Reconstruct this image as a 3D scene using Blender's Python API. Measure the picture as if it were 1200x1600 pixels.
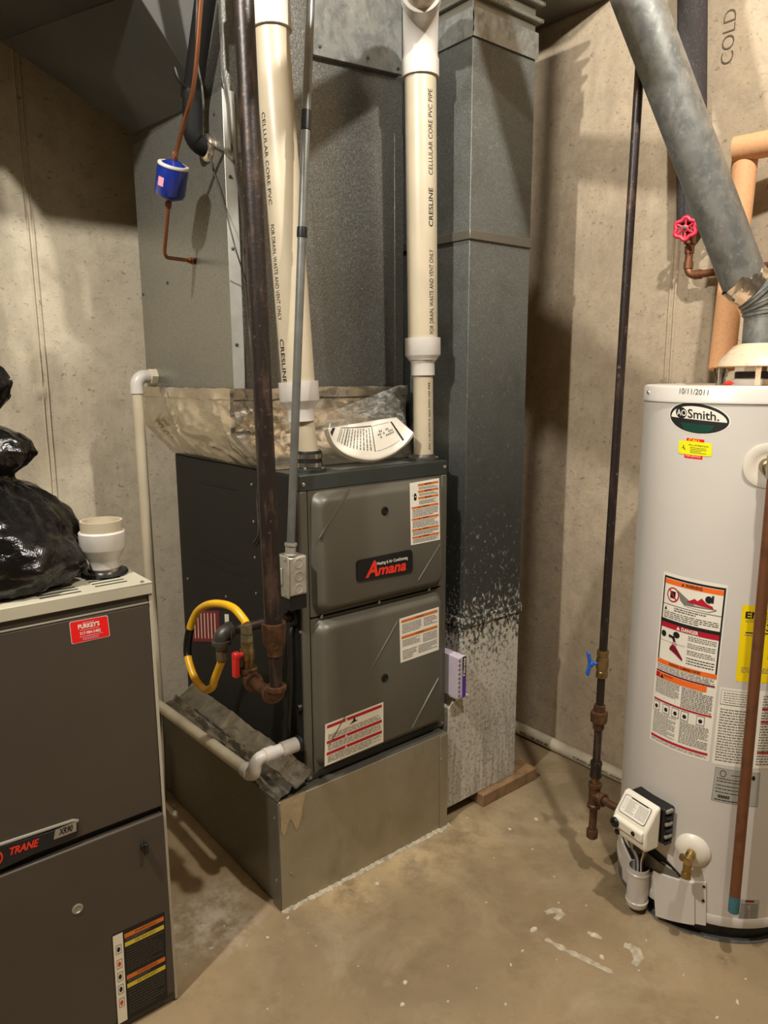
import bpy, bmesh, math, random
from math import pi, sin, cos, radians, sqrt, atan2
from mathutils import Vector, noise
random.seed(7)
for o in list(bpy.data.objects): bpy.data.objects.remove(o)
scene = bpy.context.scene
C = scene.collection

# ------------------------------------------------------------------ camera
CAM = Vector((-0.9225, -1.5899, 1.4686))
YAW, PITCH, ROLL, FPX = radians(39.1259), radians(10.5596), radians(-0.2802), 1155.2
FW = Vector((sin(YAW) * cos(PITCH), cos(YAW) * cos(PITCH), -sin(PITCH)))
_r = Vector((cos(YAW), -sin(YAW), 0)); _u = _r.cross(FW)
RT = _r * cos(ROLL) + _u * sin(ROLL); UP = -_r * sin(ROLL) + _u * cos(ROLL)
cd = bpy.data.cameras.new('camera'); cam = bpy.data.objects.new('camera', cd); C.objects.link(cam)
cd.sensor_fit = 'AUTO'; cd.sensor_width = 36; cd.lens = FPX / 1600 * 36; cd.clip_start = 0.02
from mathutils import Matrix
m3 = Matrix((RT, UP, -FW)).transposed()
cam.matrix_world = Matrix.Translation(CAM) @ m3.to_4x4()
scene.camera = cam

# ------------------------------------------------------------------ world and light
w = bpy.data.worlds.new('world'); scene.world = w; w.use_nodes = True
w.node_tree.nodes['Background'].inputs[0].default_value = (0.9, 0.75, 0.55, 1)
w.node_tree.nodes['Background'].inputs[1].default_value = 0.02
def lamp(loc, watt, col, rad):
    l = bpy.data.lights.new('bulb_light', 'POINT'); l.energy = watt; l.color = col; l.shadow_soft_size = rad
    o = bpy.data.objects.new('bulb_light', l); C.objects.link(o); o.location = loc
L2 = Vector((0.21, -1.30, 3.0)); L1 = Vector((-1.36, -0.54, 2.9))
lamp(L2, 112, (1.0, 0.97, 0.91), 0.035)
lamp(L1, 150, (1.0, 0.97, 0.91), 0.035)
scene.view_settings.view_transform = 'Standard'; scene.view_settings.look = 'None'
scene.view_settings.exposure = 0.5; scene.view_settings.gamma = 1.0
scene.view_settings.use_curve_mapping = False

# ------------------------------------------------------------------ helpers
def ray(px, py): return FW + RT * ((px - 600) / FPX) + UP * ((800 - py) / FPX)
def pix(px, py, x=None, y=None, z=None, d=None):
    r = ray(px, py)
    if x is not None: t = (x - CAM.x) / r.x
    elif y is not None: t = (y - CAM.y) / r.y
    elif z is not None: t = (z - CAM.z) / r.z
    else: t = d
    return CAM + r * t
def srgb(c):
    f = lambda v: v / 12.92 if v <= 0.04045 else ((v + 0.055) / 1.055) ** 2.4
    return tuple(f(v / 255) for v in c) + (1,)

class Mat:
    """a small node-graph builder around a Principled BSDF"""
    def __init__(s, name, col, rough=0.5, metal=0.0, spec=None, coat=0):
        s.m = bpy.data.materials.new(name); s.m.use_nodes = True
        s.nt = s.m.node_tree; s.b = s.nt.nodes['Principled BSDF']
        s.b.inputs['Base Color'].default_value = srgb(col); s.b.inputs['Roughness'].default_value = rough
        s.b.inputs['Metallic'].default_value = metal
        if spec is not None: s.b.inputs['Specular IOR Level'].default_value = spec
        if coat: s.b.inputs['Coat Weight'].default_value = coat
        s.col = s.rgb(col); s.bump = None; s.co = None
    def n(s, t, **k):
        nd = s.nt.nodes.new(t)
        for a, v in k.items(): setattr(nd, a, v)
        return nd
    def rgb(s, c):
        nd = s.n('ShaderNodeRGB'); nd.outputs[0].default_value = srgb(c); return nd.outputs[0]
    def coord(s, scale=(1, 1, 1)):
        g = s.n('ShaderNodeNewGeometry'); mp = s.n('ShaderNodeMapping'); mp.inputs['Scale'].default_value = scale
        s.nt.links.new(g.outputs['Position'], mp.inputs['Vector']); return mp.outputs[0]
    def noise(s, scale, detail=4, rough=0.55, stretch=(1, 1, 1), dist=0):
        nd = s.n('ShaderNodeTexNoise'); nd.inputs['Scale'].default_value = scale; nd.inputs['Detail'].default_value = detail
        nd.inputs['Roughness'].default_value = rough; nd.inputs['Distortion'].default_value = dist
        s.nt.links.new(s.coord(stretch), nd.inputs['Vector']); return nd.outputs['Fac']
    def voro(s, scale, feature='F1', out='Distance', stretch=(1, 1, 1)):
        nd = s.n('ShaderNodeTexVoronoi'); nd.feature = feature; nd.inputs['Scale'].default_value = scale
        s.nt.links.new(s.coord(stretch), nd.inputs['Vector']); return nd.outputs[out]
    def ramp(s, fac, a, b):
        nd = s.n('ShaderNodeMapRange'); nd.inputs['From Min'].default_value = a; nd.inputs['From Max'].default_value = b
        s.nt.links.new(fac, nd.inputs['Value']); return nd.outputs[0]
    def math(s, op, a, b):
        nd = s.n('ShaderNodeMath', operation=op)
        for i, v in enumerate((a, b)):
            if isinstance(v, (int, float)): nd.inputs[i].default_value = v
            else: s.nt.links.new(v, nd.inputs[i])
        return nd.outputs[0]
    def mix(s, fac, c, amount=1.0):
        nd = s.n('ShaderNodeMix'); nd.data_type = 'RGBA'
        if amount != 1.0: fac = s.math('MULTIPLY', fac, amount)
        s.nt.links.new(fac, nd.inputs[0]); s.nt.links.new(s.col, nd.inputs[6])
        s.nt.links.new(c if not isinstance(c, tuple) else s.rgb(c), nd.inputs[7]); s.col = nd.outputs[2]; return s
    def set_bump(s, h, strength=0.3, dist=0.002):
        nd = s.n('ShaderNodeBump'); nd.inputs['Strength'].default_value = strength; nd.inputs['Distance'].default_value = dist
        s.nt.links.new(h, nd.inputs['Height'])
        if s.bump: s.nt.links.new(s.bump, nd.inputs['Normal'])
        s.bump = nd.outputs[0]; s.nt.links.new(s.bump, s.b.inputs['Normal']); return s
    def set_rough(s, fac, a, b):
        nd = s.n('ShaderNodeMapRange'); nd.inputs['To Min'].default_value = a; nd.inputs['To Max'].default_value = b
        s.nt.links.new(fac, nd.inputs['Value']); s.nt.links.new(nd.outputs[0], s.b.inputs['Roughness']); return s
    def done(s):
        s.nt.links.new(s.col, s.b.inputs['Base Color']); return s.m

M = {}
def plain(name, col, rough=0.5, metal=0.0, var=0.12, scale=14, spec=None, coat=0):
    a = Mat(name, col, rough, metal, spec, coat)
    dk = tuple(int(v * (1 - var * 2)) for v in col)
    a.mix(a.ramp(a.noise(scale), 0.35, 0.7), dk, 0.8)
    M[name] = a.done(); return M[name]

# concrete walls
def concrete(name, base, dark, light):
    a = Mat(name, base, 0.9)
    a.mix(a.ramp(a.noise(1.6, 5), 0.38, 0.66), dark, 0.55)
    a.mix(a.ramp(a.noise(9, 5, 0.7), 0.5, 0.75), light, 0.5)
    a.mix(a.ramp(a.noise(3.2, 6, 0.7, (1, 1, .35)), 0.52, 0.72), tuple(int(v * .68) for v in base), 0.55)
    f = a.noise(38, 4, 0.75, (1, 1, 1.6), 0.6)
    a.mix(a.ramp(f, 0.60, 0.70), tuple(int(v * .42) for v in base), 0.7)
    a.mix(a.ramp(a.noise(95, 3, .7, (1, 1, 2.2), .8), 0.63, 0.72), tuple(int(v * .4) for v in base), 0.7)
    a.mix(a.ramp(a.noise(15, 5, .75), .46, .66), tuple(int(v * .8) for v in base), 0.5)
    p = a.voro(26); a.mix(a.ramp(p, 0.10, 0.045), tuple(int(v * .35) for v in base), 0.45)
    a.set_bump(a.noise(70, 5, 0.7), 0.35, 0.004); a.set_bump(f, 0.3, 0.003)
    M[name] = a.done()
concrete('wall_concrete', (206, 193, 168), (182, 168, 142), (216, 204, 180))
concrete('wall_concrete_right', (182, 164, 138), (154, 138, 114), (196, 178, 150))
# floor
a = Mat('floor_concrete', (158, 136, 102), 0.62)
a.mix(a.ramp(a.noise(1.3, 5, .6), 0.36, 0.66), (112, 98, 74), 0.75)
a.mix(a.ramp(a.noise(3.4, 6, .65, dist=.6), 0.5, 0.72), (172, 156, 126), 0.55)
a.mix(a.ramp(a.noise(7, 6, .72), 0.5, 0.72), (104, 88, 62), 0.6)
a.mix(a.ramp(a.noise(60, 3, .7), 0.66, 0.76), (196, 186, 162), 0.4)
a.mix(a.ramp(a.noise(140, 2, .6), 0.68, 0.76), (66, 54, 40), 0.5)
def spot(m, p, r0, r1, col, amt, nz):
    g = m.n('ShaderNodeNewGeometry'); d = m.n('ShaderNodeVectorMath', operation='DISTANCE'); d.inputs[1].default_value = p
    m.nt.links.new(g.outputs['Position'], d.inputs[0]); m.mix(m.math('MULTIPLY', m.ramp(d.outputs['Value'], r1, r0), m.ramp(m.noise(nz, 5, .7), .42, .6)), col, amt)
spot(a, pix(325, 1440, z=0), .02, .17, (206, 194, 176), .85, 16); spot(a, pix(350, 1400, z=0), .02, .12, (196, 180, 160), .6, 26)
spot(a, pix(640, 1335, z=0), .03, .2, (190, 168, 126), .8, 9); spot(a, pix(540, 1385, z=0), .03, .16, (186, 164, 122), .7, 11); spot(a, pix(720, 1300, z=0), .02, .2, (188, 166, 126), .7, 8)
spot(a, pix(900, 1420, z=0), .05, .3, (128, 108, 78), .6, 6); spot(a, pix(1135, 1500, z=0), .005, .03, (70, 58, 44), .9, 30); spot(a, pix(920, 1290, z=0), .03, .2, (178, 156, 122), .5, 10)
a.set_bump(a.noise(45, 5, .7), 0.2, 0.003); a.set_rough(a.noise(4, 4), .45, .8)
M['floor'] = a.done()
a = Mat('ceiling_wood', (104, 84, 60), 0.8); a.mix(a.ramp(a.noise(6, 5, .6, (1, 12, 1)), .4, .7), (84, 64, 42), .7); M['ceiling'] = a.done()

# galvanised steel: spangle cells
def galv(name, base, lo, hi, scale=55, metal=0.75, rough=0.38, amt=.8, stain=None, bump=.15):
    a = Mat(name, base, rough, metal)
    nd = a.n('ShaderNodeTexVoronoi'); nd.inputs['Scale'].default_value = scale
    a.nt.links.new(a.coord(), nd.inputs['Vector'])
    sep = a.n('ShaderNodeSeparateColor'); a.nt.links.new(nd.outputs['Color'], sep.inputs[0])
    a.mix(a.ramp(sep.outputs[0], 0.45, 0.0), lo, amt); a.mix(a.ramp(sep.outputs[1], 0.72, 1.0), hi, amt)
    a.mix(a.ramp(a.noise(4, 5, .6), 0.5, 0.75), lo, .5)
    if stain: a.mix(a.ramp(a.noise(7, 5, .6), 0.58, 0.75), stain, .5)
    a.set_rough(sep.outputs[2], max(rough - .12, .05), rough + .15)
    a.set_bump(sep.outputs[0], bump, 0.0012)
    M[name] = a.done()
galv('galv_smooth', (138, 137, 128), (124, 123, 115), (150, 149, 140), 420, .7, .34, .3, bump=.004)
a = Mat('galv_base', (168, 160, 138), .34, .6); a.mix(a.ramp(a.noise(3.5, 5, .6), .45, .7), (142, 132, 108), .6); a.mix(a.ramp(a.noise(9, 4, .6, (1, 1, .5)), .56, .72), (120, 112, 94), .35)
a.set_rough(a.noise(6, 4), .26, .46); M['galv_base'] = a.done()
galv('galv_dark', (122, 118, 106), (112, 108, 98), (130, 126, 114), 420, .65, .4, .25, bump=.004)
a = Mat('galv_vent', (142, 142, 136), .46, .62)
a.mix(a.ramp(a.noise(26, 5, .65, (1, 1, .7), .5), .44, .62), (108, 110, 108), .8); a.mix(a.ramp(a.noise(60, 4, .7), .56, .72), (176, 176, 170), .6); a.mix(a.ramp(a.noise(9, 4), .5, .7), (120, 122, 118), .5)
a.set_rough(a.noise(40, 3), .32, .62); M['galv_vent'] = a.done()
# embossed sparkling sheet
a = Mat('galv_speckle', (128, 127, 120), .42, .72)
n1 = a.noise(190, 3, .7); n2 = a.voro(120)
a.mix(a.ramp(n1, .40, .60), (84, 83, 78), .8); a.mix(a.ramp(n1, .60, .72), (220, 218, 208), .75)
a.mix(a.ramp(a.noise(3, 4), .45, .7), (92, 88, 78), .5)
a.set_bump(n1, .55, .0016); a.set_rough(n2, .28, .55); M['galv_speckle'] = a.done()
# return duct: dark spangle, white oxide low down
a = Mat('duct_oxide', (104, 106, 100), .5, .2)
n1 = a.noise(160, 3, .65); a.mix(a.ramp(n1, .38, .58), (74, 76, 72), .7); a.mix(a.ramp(n1, .60, .72), (172, 172, 164), .6)
a.mix(a.ramp(a.noise(6, 4, .6), .5, .72), (62, 56, 46), .5)
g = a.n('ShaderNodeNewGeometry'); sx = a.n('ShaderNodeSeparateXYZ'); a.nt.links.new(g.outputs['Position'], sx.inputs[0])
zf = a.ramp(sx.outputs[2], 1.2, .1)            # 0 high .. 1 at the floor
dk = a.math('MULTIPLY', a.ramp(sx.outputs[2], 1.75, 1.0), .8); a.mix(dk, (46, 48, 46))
sp = a.noise(85, 4, .72, (1, 1, .7))
thr = a.math('ADD', sp, a.math('MULTIPLY', a.ramp(sx.outputs[2], .78, .36), .42))
a.mix(a.math('MULTIPLY', a.ramp(thr, .60, .70), a.math('ADD', a.ramp(sx.outputs[2], 1.05, .75), .12)), (212, 206, 190), .92)
st = a.noise(70, 4, .7, (1, 1, .08)); lowm = a.math('MULTIPLY', a.ramp(st, .4, .6), a.ramp(sx.outputs[2], .42, .25))
a.mix(lowm, (150, 146, 136), .7)
worm = a.math('MULTIPLY', a.ramp(a.noise(90, 3, .6), .52, .62), a.ramp(sx.outputs[2], .7, .5)); a.mix(worm, (122, 116, 104), .6)
a.set_bump(sp, .4, .002); M['duct_oxide'] = a.done()

plain('furnace_paint', (96, 92, 80), .42, .12, .06, 3)
plain('furnace_side', (29, 29, 26), .55, .0, .06, 3, spec=.25)
plain('furnace_top', (58, 62, 58), .35, .2, .08, 6)
plain('old_paint', (72, 64, 54), .5, .05, .06, 3)
plain('old_beige', (184, 178, 156), .45, .05, .05, 5)
plain('old_lip', (124, 118, 102), .4, .1, .03); plain('flange_zinc', (176, 174, 166), .4, .45, .05, 20); plain('duct_shaded', (62, 60, 54), .55, .35, .1, 5)  # supply duct grey is darkened: the shade on its underside painted into the colour
plain('dark_gap', (10, 9, 8), .8)
plain('screw_steel', (210, 208, 198), .25, .9)
plain('pvc_cream', (188, 175, 149), .38, 0, .05, 6)
plain('pvc_white', (198, 192, 182), .35, 0, .03, 8)
plain('pvc_dirty', (206, 194, 168), .45, 0, .1, 9)
plain('rubber_black', (20, 18, 17), .45)
plain('steel_clamp', (190, 186, 176), .22, .95)
plain('emt', (126, 126, 120), .38, .6, .1, 20)
plain('tape_black', (16, 16, 16), .4)
plain('box_zinc', (196, 192, 178), .35, .6, .1, 30)
a = Mat('black_iron', (40, 32, 28), .42, .35); a.mix(a.ramp(a.noise(30, 5, .7, (1, 1, .25)), .52, .66), (92, 70, 56), .6); a.mix(a.ramp(a.noise(70, 4, .7), .62, .72), (150, 140, 122), .4); a.set_bump(a.noise(90, 4), .3, .002); M['black_iron'] = a.done()
a = Mat('rust_iron', (94, 64, 42), .5, .45); a.mix(a.ramp(a.noise(40, 5, .7), .45, .62), (58, 43, 31), .8); a.mix(a.ramp(a.noise(60, 4), .58, .72), (138, 98, 60), .6); M['rust_iron'] = a.done()
plain('iron_grey', (86, 82, 76), .45, .5, .15, 40)
plain('brass', (150, 126, 80), .32, .85, .15, 40); plain('nut_metal', (158, 148, 122), .34, .8, .15, 60); plain('spigot_brass', (186, 156, 96), .28, .9, .1, 40)
a = Mat('copper', (156, 104, 72), .34, .85); a.mix(a.ramp(a.noise(18, 4, .6, (1, 1, .3)), .5, .7), (112, 66, 40), .7); M['copper'] = a.done()
a = Mat('copper_dull', (128, 84, 56), .5, .55); a.mix(a.ramp(a.noise(24, 4, .6), .5, .7), (96, 66, 48), .7); M['copper_dull'] = a.done()
plain('patina', (70, 128, 142), .6, .2)
plain('yellow_hose', (232, 176, 24), .35, 0, .05, 30)
plain('red_plastic', (214, 44, 40), .35)
plain('blue_plastic', (26, 92, 190), .35)
plain('blue_paint', (20, 42, 128), .25, 0, .05, 12, coat=.5)
plain('pink_paper', (226, 160, 176), .6)
plain('red_wheel', (212, 44, 72), .35, 0, .1, 30)
plain('foam_black', (15, 14, 13), .7, spec=.2)
a = Mat('foam_grey', (62, 58, 57), .85, 0, .2); a.mix(a.ramp(a.noise(160, 3), .55, .7), (96, 91, 88), .5); M['foam_grey'] = a.done()
a = Mat('foam_tan', (218, 164, 116), .75); a.mix(a.ramp(a.noise(120, 3), .5, .7), (196, 142, 98), .5); M['foam_tan'] = a.done()
plain('heater_jacket', (212, 206, 196), .34, .05, .025, 1.5)
plain('heater_white', (226, 218, 200), .35, 0, .03, 5)
a = Mat('heater_top', (206, 186, 160), .5, .05); a.mix(a.ramp(a.noise(14, 5, .7), .5, .65), (188, 130, 86), .7); M['heater_top'] = a.done()
a = Mat('hood_cream', (206, 190, 162), .5, .1); a.mix(a.ramp(a.noise(16, 5, .7), .56, .68), (176, 116, 74), .7); a.mix(a.ramp(a.noise(7, 4), .45, .7), (182, 164, 132), .6); M['hood_cream'] = a.done()
plain('valve_white', (234, 228, 208), .38, 0, .02, 8)
plain('valve_black', (18, 17, 16), .45)
plain('wood', (146, 114, 78), .75, 0, .15, 26)
plain('bulb_porcelain', (230, 226, 214), .3)
mm = bpy.data.materials.new('bulb_glass'); mm.use_nodes = True; mm.node_tree.nodes['Principled BSDF'].inputs['Emission Color'].default_value = (1, .93, .8, 1); mm.node_tree.nodes['Principled BSDF'].inputs['Emission Strength'].default_value = 20; M['bulb_glass'] = mm
plain('ink_black', (18, 18, 18), .6); plain('ink_grey', (120, 116, 108), .7, 0, .02); plain('ink_pencil', (104, 92, 76), .9)
plain('paper_white', (236, 230, 214), .55, 0, .02); plain('paper_cream', (232, 224, 200), .55, 0, .02)
plain('ink_orange', (210, 112, 36), .55, 0, .02); plain('ink_orange_bright', (244, 110, 30), .5, 0, .02); plain('ink_red', (184, 14, 40), .5, 0, .02)
plain('ink_maroon', (120, 12, 30), .5, 0, .02)
plain('sticker_red', (236, 24, 26), .4, 0, .02); plain('sticker_yellow', (240, 236, 20), .45, 0, .02); plain('guide_yellow', (246, 216, 10), .45, 0, .02)
plain('sticker_green', (8, 62, 46), .4, 0, .02); plain('caution_yellow', (212, 190, 60), .5, 0, .02)
plain('grey_plate', (178, 176, 166), .5, .2, .03); plain('badge_silver', (158, 154, 142), .4, .4, .02)
plain('logo_red', (226, 50, 30), .4, 0, .02); plain('purple', (92, 44, 150), .45, 0, .03); plain('filter_card', (200, 188, 200), .6, 0, .03)
plain('chip_white', (206, 196, 174), .8, 0, .1, 60); plain('smear', (190, 178, 152), .8, 0, .15, 50)
a = Mat('bag_black', (10, 9, 9), .22, 0, .6); a.set_bump(a.noise(22, 5, .65), .5, .012); M['bag_black'] = a.done()
a = Mat('foil', (214, 206, 190), .2, .95); a.mix(a.ramp(a.noise(12, 4), .5, .8), (176, 164, 144), .6); a.set_bump(a.noise(30, 4, .5, (1, 1, 1.6), .8), .3, .004); M['foil'] = a.done()
a = Mat('foil_dark', (150, 146, 136), .24, .9); a.mix(a.ramp(a.noise(12, 4), .45, .7), (104, 98, 86), .7); a.set_bump(a.noise(26, 5, .6), .6, .008); M['foil_dark'] = a.done()
# clear film
mm = bpy.data.materials.new('clear_film'); mm.use_nodes = True; nt = mm.node_tree
b = nt.nodes['Principled BSDF']; b.inputs['Base Color'].default_value = (.8, .78, .72, 1); b.inputs['Roughness'].default_value = .12
tr = nt.nodes.new('ShaderNodeBsdfTransparent'); mx = nt.nodes.new('ShaderNodeMixShader')
fr = nt.nodes.new('ShaderNodeTexNoise'); fr.inputs['Scale'].default_value = 16; fr.inputs['Detail'].default_value = 4
mr = nt.nodes.new('ShaderNodeMapRange'); mr.inputs['From Min'].default_value = .45; mr.inputs['From Max'].default_value = .8; mr.inputs['To Min'].default_value = .08; mr.inputs['To Max'].default_value = .45
nt.links.new(fr.outputs['Fac'], mr.inputs[0]); nt.links.new(mr.outputs[0], mx.inputs[0])
nt.links.new(tr.outputs[0], mx.inputs[1]); nt.links.new(b.outputs[0], mx.inputs[2]); nt.links.new(mx.outputs[0], nt.nodes['Material Output'].inputs[0])
M['clear_film'] = mm

# ------------------------------------------------------------------ mesh builder
class MB:
    def __init__(s): s.v = []; s.f = []; s.mi = []; s.mats = []
    def slot(s, m):
        if m not in s.mats: s.mats.append(m)
        return s.mats.index(m)
    def add(s, vs, fs, m=None):
        k = len(s.v); s.v += [Vector(p) for p in vs]; i = s.slot(m) if m else 0
        s.f += [tuple(k + j for j in f) for f in fs]; s.mi += [i] * len(fs); return s
    def box(s, x0, x1, y0, y1, z0, z1, m=None):
        return s.add([(x, y, z) for z in (z0, z1) for y in (y0, y1) for x in (x0, x1)],
                     [(0, 2, 3, 1), (4, 5, 7, 6), (0, 1, 5, 4), (2, 6, 7, 3), (0, 4, 6, 2), (1, 3, 7, 5)], m)
    def hexa(s, lo, hi, m=None):
        return s.add(list(lo) + list(hi), [(3, 2, 1, 0), (4, 5, 6, 7), (0, 1, 5, 4), (1, 2, 6, 5), (2, 3, 7, 6), (3, 0, 4, 7)], m)
    def tube(s, path, r, seg=16, caps=True, m=None, hollow=False):
        P = [Vector(p) for p in path]; n = len(P); rr = r if isinstance(r, (list, tuple)) else [r] * n
        T = []
        for i in range(n):
            t = (P[min(i + 1, n - 1)] - P[max(i - 1, 0)])
            T.append(t.normalized() if t.length > 1e-9 else Vector((0, 0, 1)))
        up = Vector((0, 0, 1)) if abs(T[0].z) < .9 else Vector((1, 0, 0))
        nrm = (up - T[0] * up.dot(T[0])).normalized(); vs = []
        for i in range(n):
            nrm = nrm - T[i] * nrm.dot(T[i]); nrm.normalize(); bn = T[i].cross(nrm)
            for k in range(seg):
                a = 2 * pi * k / seg; vs.append(P[i] + (nrm * cos(a) + bn * sin(a)) * rr[i])
        fs = [(i * seg + k, i * seg + (k + 1) % seg, (i + 1) * seg + (k + 1) % seg, (i + 1) * seg + k) for i in range(n - 1) for k in range(seg)]
        if caps: fs += [tuple(reversed(range(seg))), tuple((n - 1) * seg + k for k in range(seg))]
        return s.add(vs, fs, m)
    def lathe(s, prof, org=(0, 0, 0), axis=(0, 0, 1), seg=32, m=None, ref=None):
        """profile of (radius, height) along axis; sharp steps are kept by doubled points"""
        A = Vector(axis).normalized(); O = Vector(org)
        u = (Vector((1, 0, 0)) if abs(A.x) < .9 else Vector((0, 1, 0))); u = (u - A * u.dot(A)).normalized(); v = A.cross(u)
        vs = []; 
        for r, h in prof:
            for k in range(seg):
                a = 2 * pi * k / seg; vs.append(O + A * h + (u * cos(a) + v * sin(a)) * max(r, 1e-5))
        fs = [(i * seg + k, i * seg + (k + 1) % seg, (i + 1) * seg + (k + 1) % seg, (i + 1) * seg + k) for i in range(len(prof) - 1) for k in range(seg)]
        if prof[0][0] > 1e-4: fs.append(tuple(reversed(range(seg))))
        if prof[-1][0] > 1e-4: fs.append(tuple((len(prof) - 1) * seg + k for k in range(seg)))
        return s.add(vs, fs, m)
    def grid(s, fn, nu, nv, m=None):
        vs = [fn(i / nu, j / nv) for j in range(nv + 1) for i in range(nu + 1)]
        fs = [(j * (nu + 1) + i, j * (nu + 1) + i + 1, (j + 1) * (nu + 1) + i + 1, (j + 1) * (nu + 1) + i) for j in range(nv) for i in range(nu)]
        return s.add(vs, fs, m)
    def build(s, name, mat=None, parent=None, smooth=40, bevel=0, solid=0, seg=2):
        me = bpy.data.meshes.new(name); me.from_pydata([tuple(p) for p in s.v], [], s.f)
        for mt in (s.mats or [mat]): me.materials.append(M[mt])
        if s.mats:
            for p, i in zip(me.polygons, s.mi): p.material_index = i
        bm = bmesh.new(); bm.from_mesh(me); bmesh.ops.remove_doubles(bm, verts=bm.verts, dist=1e-6) if not s.mats else None
        if not s.mats: bmesh.ops.recalc_face_normals(bm, faces=bm.faces)
        bm.to_mesh(me); bm.free()
        if smooth:
            for p in me.polygons: p.use_smooth = True
            me.set_sharp_from_angle(angle=radians(smooth))
        o = bpy.data.objects.new(name, me); C.objects.link(o); o.parent = parent
        if solid:
            md = o.modifiers.new('thick', 'SOLIDIFY'); md.thickness = solid; md.offset = 0
        if bevel:
            md = o.modifiers.new('edge', 'BEVEL'); md.width = bevel; md.segments = seg; md.limit_method = 'ANGLE'; md.angle_limit = radians(35)
        return o
def fillet(pts, rad, n=8):
    P = [Vector(p) for p in pts]; out = [P[0]]
    for i in range(1, len(P) - 1):
        a = P[i - 1] - P[i]; b = P[i + 1] - P[i]
        r = rad[i - 1] if isinstance(rad, (list, tuple)) else rad
        ang = a.angle(b); dd = min(r / math.tan(ang / 2), a.length * (.95 if i == 1 else .49), b.length * (.95 if i == len(P) - 2 else .49))
        p0 = P[i] + a.normalized() * dd; p1 = P[i] + b.normalized() * dd
        bis = (a.normalized() + b.normalized())
        if bis.length < 1e-4: out += [p0, p1]; continue
        ctr = P[i] + bis.normalized() * (dd / cos(ang / 2)); v0, v1 = p0 - ctr, p1 - ctr; om = v0.angle(v1)      # a true circular arc
        for k in range(n + 1):
            t = k / n; out.append(ctr + (v0 * sin((1 - t) * om) + v1 * sin(t * om)) / sin(om))
    out.append(P[-1]); return out
def smooth_path(pts, n=8):
    P = [Vector(p) for p in pts]; P = [P[0] * 2 - P[1]] + P + [P[-1] * 2 - P[-2]]; out = []
    for i in range(1, len(P) - 2):
        for k in range(n):
            t = k / n; a, b_, c_, d_ = P[i - 1], P[i], P[i + 1], P[i + 2]
            out.append(.5 * ((2 * b_) + (c_ - a) * t + (2 * a - 5 * b_ + 4 * c_ - d_) * t * t + (3 * b_ - a - 3 * c_ + d_) * t ** 3))
    out.append(P[-2]); return out
def tag(o, label, cat, group=None, kind=None):
    o['label'] = label
    if cat: o['category'] = cat
    if group: o['group'] = group
    if kind: o['kind'] = kind
    return o
def thing(name, label, cat, loc=(0, 0, 0), group=None):
    """an Empty at the thing's base; its parts keep world coordinates"""
    o = bpy.data.objects.new(name, None); C.objects.link(o); o.empty_display_size = .05
    return tag(o, label, cat, group)
def box(name, mat, parent, *a, bevel=0.002): return MB().box(*a).build(name, mat, parent, bevel=bevel)
def tube(name, mat, parent, path, r, seg=16, smooth=40): return MB().tube(path, r, seg).build(name, mat, parent, smooth=smooth)
def lathe(name, mat, parent, prof, org, axis=(0, 0, 1), seg=32): return MB().lathe(prof, org, axis, seg).build(name, mat, parent)
_screw = None
def screw(parent, p, nrm, r=.005, mat='screw_steel'):
    global _screw
    if _screw is None:
        _screw = MB().lathe([(1, -.001), (1, 0), (.9, .5), (.55, .75), (0, .8)], (0, 0, 0), (0, 0, 1), 8)
    nv = Vector(nrm).normalized(); q = nv.to_track_quat('Z', 'Y')
    b_ = MB(); b_.v = [Vector(p) + q @ (v * r) for v in _screw.v]; b_.f = list(_screw.f); b_.mi = list(_screw.mi)
    return b_.build('screw', mat, parent)

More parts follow.
